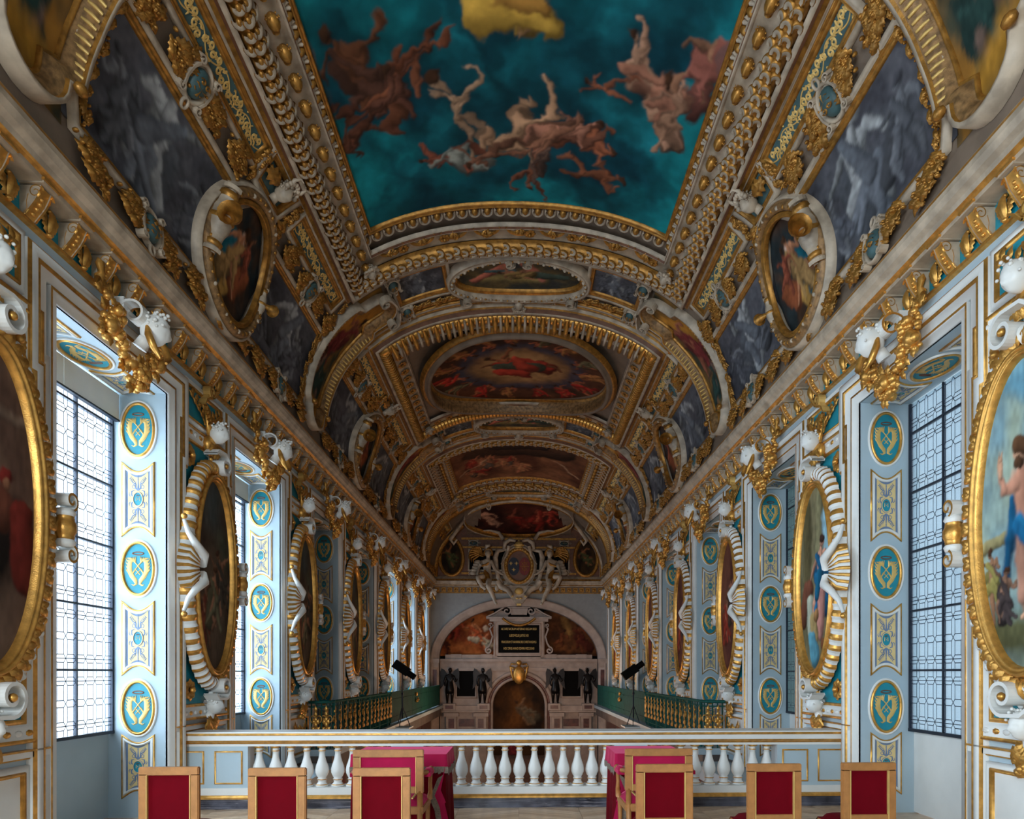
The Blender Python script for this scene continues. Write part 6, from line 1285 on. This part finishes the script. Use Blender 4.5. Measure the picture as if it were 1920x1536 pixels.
mb = MB(); mb.box(-.075, .075, -.075, .075, 0, .0); 
for (a, b) in ((355, 478), (738, 797), (1150, 1212), (1457, 1577)):
    x0, x1 = bx(a)-(.1 if a == 355 else 0), bx(b)+(.1 if b == 1577 else 0); mb = MB(); mb.box(x0, x1, YBL-.10, YBL+.1, .255, .755); pn = mb.build('pier_block', M_WALL, t)
    n = 2 if b-a > 80 else 1; w = (x1-x0)/n
    for j in range(n):
        mb = MB(); mb.sweep(rect(x0+w*j+.06, x0+w*(j+1)-.06, .30, .70), True, [(0, .0), (.004, .014), (.016, .014), (.02, -.004)], 0, YM(YBL-.10)); mb.build('gilt_fillet', M_GOLD, pn)
# lower mouldings of the tribune seen through the balusters: heraldic rail behind
mb = MB(); mb.box(-4.0, 4.0, 8.45, 8.6, .0, .13); 
for s in (-1, 1):
    mb.box(*sorted((s*3.3, s*4.0)), 8.75, 12.9, -.3, -.05)
tag(mb.build('tribune_edge', M_WALL), 'pale edge and side ledges just beyond the balustrade', 'ledge', None, 'thing')
# ---------------------------------------------------------------- chairs and tables
def bevelbox(mb, x0, x1, y0, y1, z0, z1, m=0, b=.006):
    for (a0, a1, c0, c1, d0, d1) in ((x0, x1, y0+b, y1-b, z0+b, z1-b), (x0+b, x1-b, y0, y1, z0+b, z1-b), (x0+b, x1-b, y0+b, y1-b, z0, z1)): mb.box(a0, a1, c0, c1, d0, d1, m)
def pillow(mb, x0, x1, y0, y1, z0, z1, m=0, n=9):
    u = np.linspace(-1, 1, n); U, W = np.meshgrid(u, u, indexing='ij'); h = (1-U**4)*(1-W**4); X = (x0+x1)/2+U*(x1-x0)/2; Y = (y0+y1)/2+W*(y1-y0)/2; mb.grid(np.stack([X, Y, z0+(z1-z0)*h**.5], -1), m=m); mb.box(x0, x1, y0, y1, z0-.03, z0+.005, m)
def chair_parts(t, w, H, st, d, arm, red, Mx):
    B = lambda mb, nm, mt: inst(nm, mb.mesh(nm, mt), t, Mx)
    hw = w/2; zb_ = .56 if arm else .50
    mb = MB()
    bevelbox(mb, -hw, hw, -.022, .022, H-st, H)
    for s in (-1, 1): bevelbox(mb, *sorted((s*hw, s*(hw-st))), -.022, .022, zb_, H-st+.006)
    bevelbox(mb, -hw+st-.006, hw-st+.006, -.022, .022, zb_, zb_+st*.9)
    for s in (-1, 1):
        mb.box(s*(hw-st)-.003, s*(hw-st)+.003, -.025, .02, zb_, H-st, 1)
    B(mb, 'backrest_frame', [M_WOOD, M_PGOLD])
    mb = MB(); n = 9; u = np.linspace(-1, 1, n); U, W = np.meshgrid(u, u, indexing='ij'); mb.grid(np.stack([U*(hw-st+.004), .004+.012*(1-U**4)*(1-W**4)-.006, (zb_+st*.9+H-st)/2+W*((H-st-zb_-st*.9)/2+.004)], -1), m=0); mb.box(-hw+st-.004, hw-st+.004, .004, .03, zb_+.02, H-st+.004); B(mb, 'backrest', red)
    for s in (-1, 1):
        mb = MB(); mb.tube([(s*(hw-st/2), -.0, zb_+.02), (s*(hw-st/2), .0, .40), (s*(hw-st/2-.005), -.05, 0)], [.026, .026, .018], 8); B(mb, 'leg', M_WOOD)
        mb = MB(); mb.tube([(s*(hw-.03), d, .42), (s*(hw-.03), d, .36), (s*(hw-.03), d, .02), (s*(hw-.03), d, 0)], [.03, .024, .015, .02], 8); B(mb, 'leg', M_WOOD)
    mb = MB(); 
    for s in (-1, 1): bevelbox(mb, *sorted((s*hw, s*(hw-.03))), 0, d+.02, .37, .44)
    bevelbox(mb, -hw, hw, d-.01, d+.02, .37, .44); bevelbox(mb, -hw, hw, -.02, .01, .37, .44); B(mb, 'seat_rail', M_WOOD)
    mb = MB(); pillow(mb, -hw+.01, hw-.01, .01, d+.015, .44, .50 if not arm else .51)
    g = mb
    B(mb, 'seat', red)
    if arm:
        for s in (-1, 1): mb = MB(); mb.box(*sorted((s*(hw-.10), s*(hw-.115))), .03, d, .500, .512); B(mb, 'braid', M_PGOLD)
        for s in (-1, 1):
            x = s*(hw+.015); mb = MB()
            mb.tube([(s*(hw-.02), 0, .74), (x, .08, .735), (x, .22, .70), (x, .34, .70), (x, .40, .72), (x, .43, .70), (x, .42, .67)], [.022, .022, .022, .024, .03, .026, .012], 8)
            mb.tube([(x, .36, .69), (x, .33, .60), (x, .36, .52), (s*(hw-.0), .40, .44)], [.020, .017, .02, .028], 8); mb.ball((x, .42, .70), (.03, .03, .034), 0, 8)
            B(mb, 'arm', M_WOOD)
            mb = MB(); pillow(mb, x-.035, x+.035, .08, .32, .722, .76, 0, 7); B(mb, 'arm_pad', M_RED_SHEEN)
CH = [('side', 318, 4.98, 1438, .43, 'leftmost side chair, alone in front of the left end panel of the balustrade'), ('side', 520.5, 4.98, 1440, .415, 'side chair second from the left, before the left group of balusters'), ('side', 716, 4.98, 1440, .415, 'side chair standing directly behind the left armchair'),
      ('side', 1245.5, 5.10, 1433, .425, 'side chair standing directly behind the right armchair'), ('side', 1451, 5.22, 1432, .415, 'side chair second from the right, before the right balustrade panels'), ('side', 1628, 5.22, 1430, .415, 'rightmost side chair, nearest the right-hand wall')]
def px2w(px, D):      # lateral position of an upright thing at depth D
    u = (px-(973+1280*math.tan(YAW)))/1280; X = D*(u*math.cos(YAW)+math.sin(YAW)); Y = D*(math.cos(YAW)-u*math.sin(YAW)); return X, Y
for kd, px, D, top, w, lab in CH:
    X, Y = px2w(px, D); H = EYE-(top-1263)*D/1280
    t = thing('side_chair', (X, Y, 0), lab.replace('side chair', 'crimson-backed side chair'), 'chair', 'side chairs with crimson backs'); t['label'] = ' '.join(t['label'].split()[:16])
    chair_parts(t, w, H, .060, .43, False, M_RED, Matrix.Translation((X, Y, 0)))
for px, D, top, w, sd_ in ((728.5, 6.1, 1406, .625, 'left'), (1235, 6.25, 1404, .62, 'right')):
    X, Y = px2w(px, D); H = EYE-(top-1263)*D/1280
    t = thing('armchair', (X, Y, 0), '%s gilt armchair with crimson velvet back in its pink sheen colour, drawn up to the red-draped table' % sd_, 'armchair', 'armchairs at the draped tables')
    chair_parts(t, w, H, .066, .50, True, M_RED_SHEEN, Matrix.Translation((X, Y, 0)))
def table(x0, x1, y0, y1, zt, sd_):
    t = thing('prayer_table', ((x0+x1)/2, (y0+y1)/2, 0), '%s small table wholly draped in crimson velvet before the balustrade' % sd_, 'table', 'velvet-draped tables')
    mb = MB(); 
    for x in (x0+.08, x1-.08):
        for y in (y0+.08, y1-.08): mb.tube([(x, y, 0), (x, y, zt-.02)], .03, 8)
    mb.box(x0+.03, x1-.03, y0+.03, y1-.03, zt-.04, zt-.01); mb.build('table_frame', M_WOOD, t)
    # under cloth to the floor, with soft folds
    n = 120; per = dense(rect(x0+.01, x1-.01, y0+.01, y1-.01), .03); c = np.array([(x0+x1)/2, (y0+y1)/2]); s_ = np.arange(len(per))
    mb = MB(); rows = []
    for z, k in ((zt-.02, 0), (zt-.3, .012), (.35, .022), (.01, .034)):
        o = (per-c)*(1+(.02+k*(1+np.sin(s_*.9)+.6*np.sin(s_*.37+1)))[:, None]*.9); rows.append(np.c_[c+o, np.full(len(per), z)])
    mb.grid(np.stack(rows, 1), True, False); u = o = None; mb.build('under_cloth', M_RED, t)
    # top cloth: short in front, long and folded at the outer side
    mb = MB(); per = dense(rect(x0-.01, x1+.01, y0-.01, y1+.01), .03); s_ = np.arange(len(per)); rows = [np.c_[per, np.full(len(per), zt+.004)]]
    lng = np.where((per[:, 0] > x1 if sd_ == 'left' else per[:, 0] < x0) | (per[:, 1] > y1), 1, 0)
    d = np.where(per[:, 1] < y0, .13, np.where(lng > 0, .16, .13)); 
    for q, k in ((.05, .15), (.5, .4), (1, 1)):
        o = (per-c)*(1+.012*q+.035*k*(.5+.5*np.sin(s_*.8))*np.where(lng > 0, 1, .25))[:, None]; rows.append(np.c_[c+o, zt-d*q])
    mb.grid(np.stack(rows, 1), True, False); x = np.linspace(x0-.01, x1+.01, 8); y = np.linspace(y0-.01, y1+.01, 6); mb.grid(np.stack([np.broadcast_to(x[:, None], (8, 6)), np.broadcast_to(y[None], (8, 6)), np.full((8, 6), zt+.004)], -1)); mb.build('top_cloth', M_RED_SHEEN, t)
    b = rows[-1]; mb = MB()
    for i in range(0, len(b)):
        p = b[i]; q_ = b[(i+1) % len(b)]; m_ = (p+q_)/2; e = (m_[:2]-c)/np.linalg.norm(m_[:2]-c)*.004
        mb.add([(p[0]+e[0], p[1]+e[1], p[2]+.012), (q_[0]+e[0], q_[1]+e[1], q_[2]+.012), (q_[0]+e[0], q_[1]+e[1], q_[2]-.045-.01*(i % 2)), (p[0]+e[0], p[1]+e[1], p[2]-.045-.01*(i % 3))], [(0, 1, 2, 3)], 0, False)
    o = mb.build('fringe', M_FRINGE, t); o['kind'] = 'stuff'
    # corner of the under cloth thrown back with its own fringe
    X = x1 if sd_ == 'left' else x0; sg_ = 1 if sd_ == 'left' else -1; mb = MB(); A = [(X-sg_*.02, y0-.03, .62), (X-sg_*.10, y0-.05, .42), (X-sg_*.05, y0-.05, .30), (X-sg_*.02, y0-.05, .10)]
    for i in range(3):
        a, b_ = A[i], A[i+1]; mb.add([a, b_, (b_[0]-sg_*.05, b_[1]-.01, b_[2]-.03), (a[0]-sg_*.05, a[1]-.01, a[2]-.03)], [(0, 1, 2, 3)], 1, False); mb.add([a, b_, (b_[0]+sg_*.06, b_[1]+.01, b_[2]+.05), (a[0]+sg_*.03, a[1]+.01, a[2]+.12)], [(0, 1, 2, 3)], 0, False)
    mb.build('turned_corner', [M_RED_SHEEN, M_FRINGE], t)
table(-1.66, -.735, 6.85, 7.55, .82, 'left'); table(.98, 1.68, 6.85, 7.55, .82, 'right')
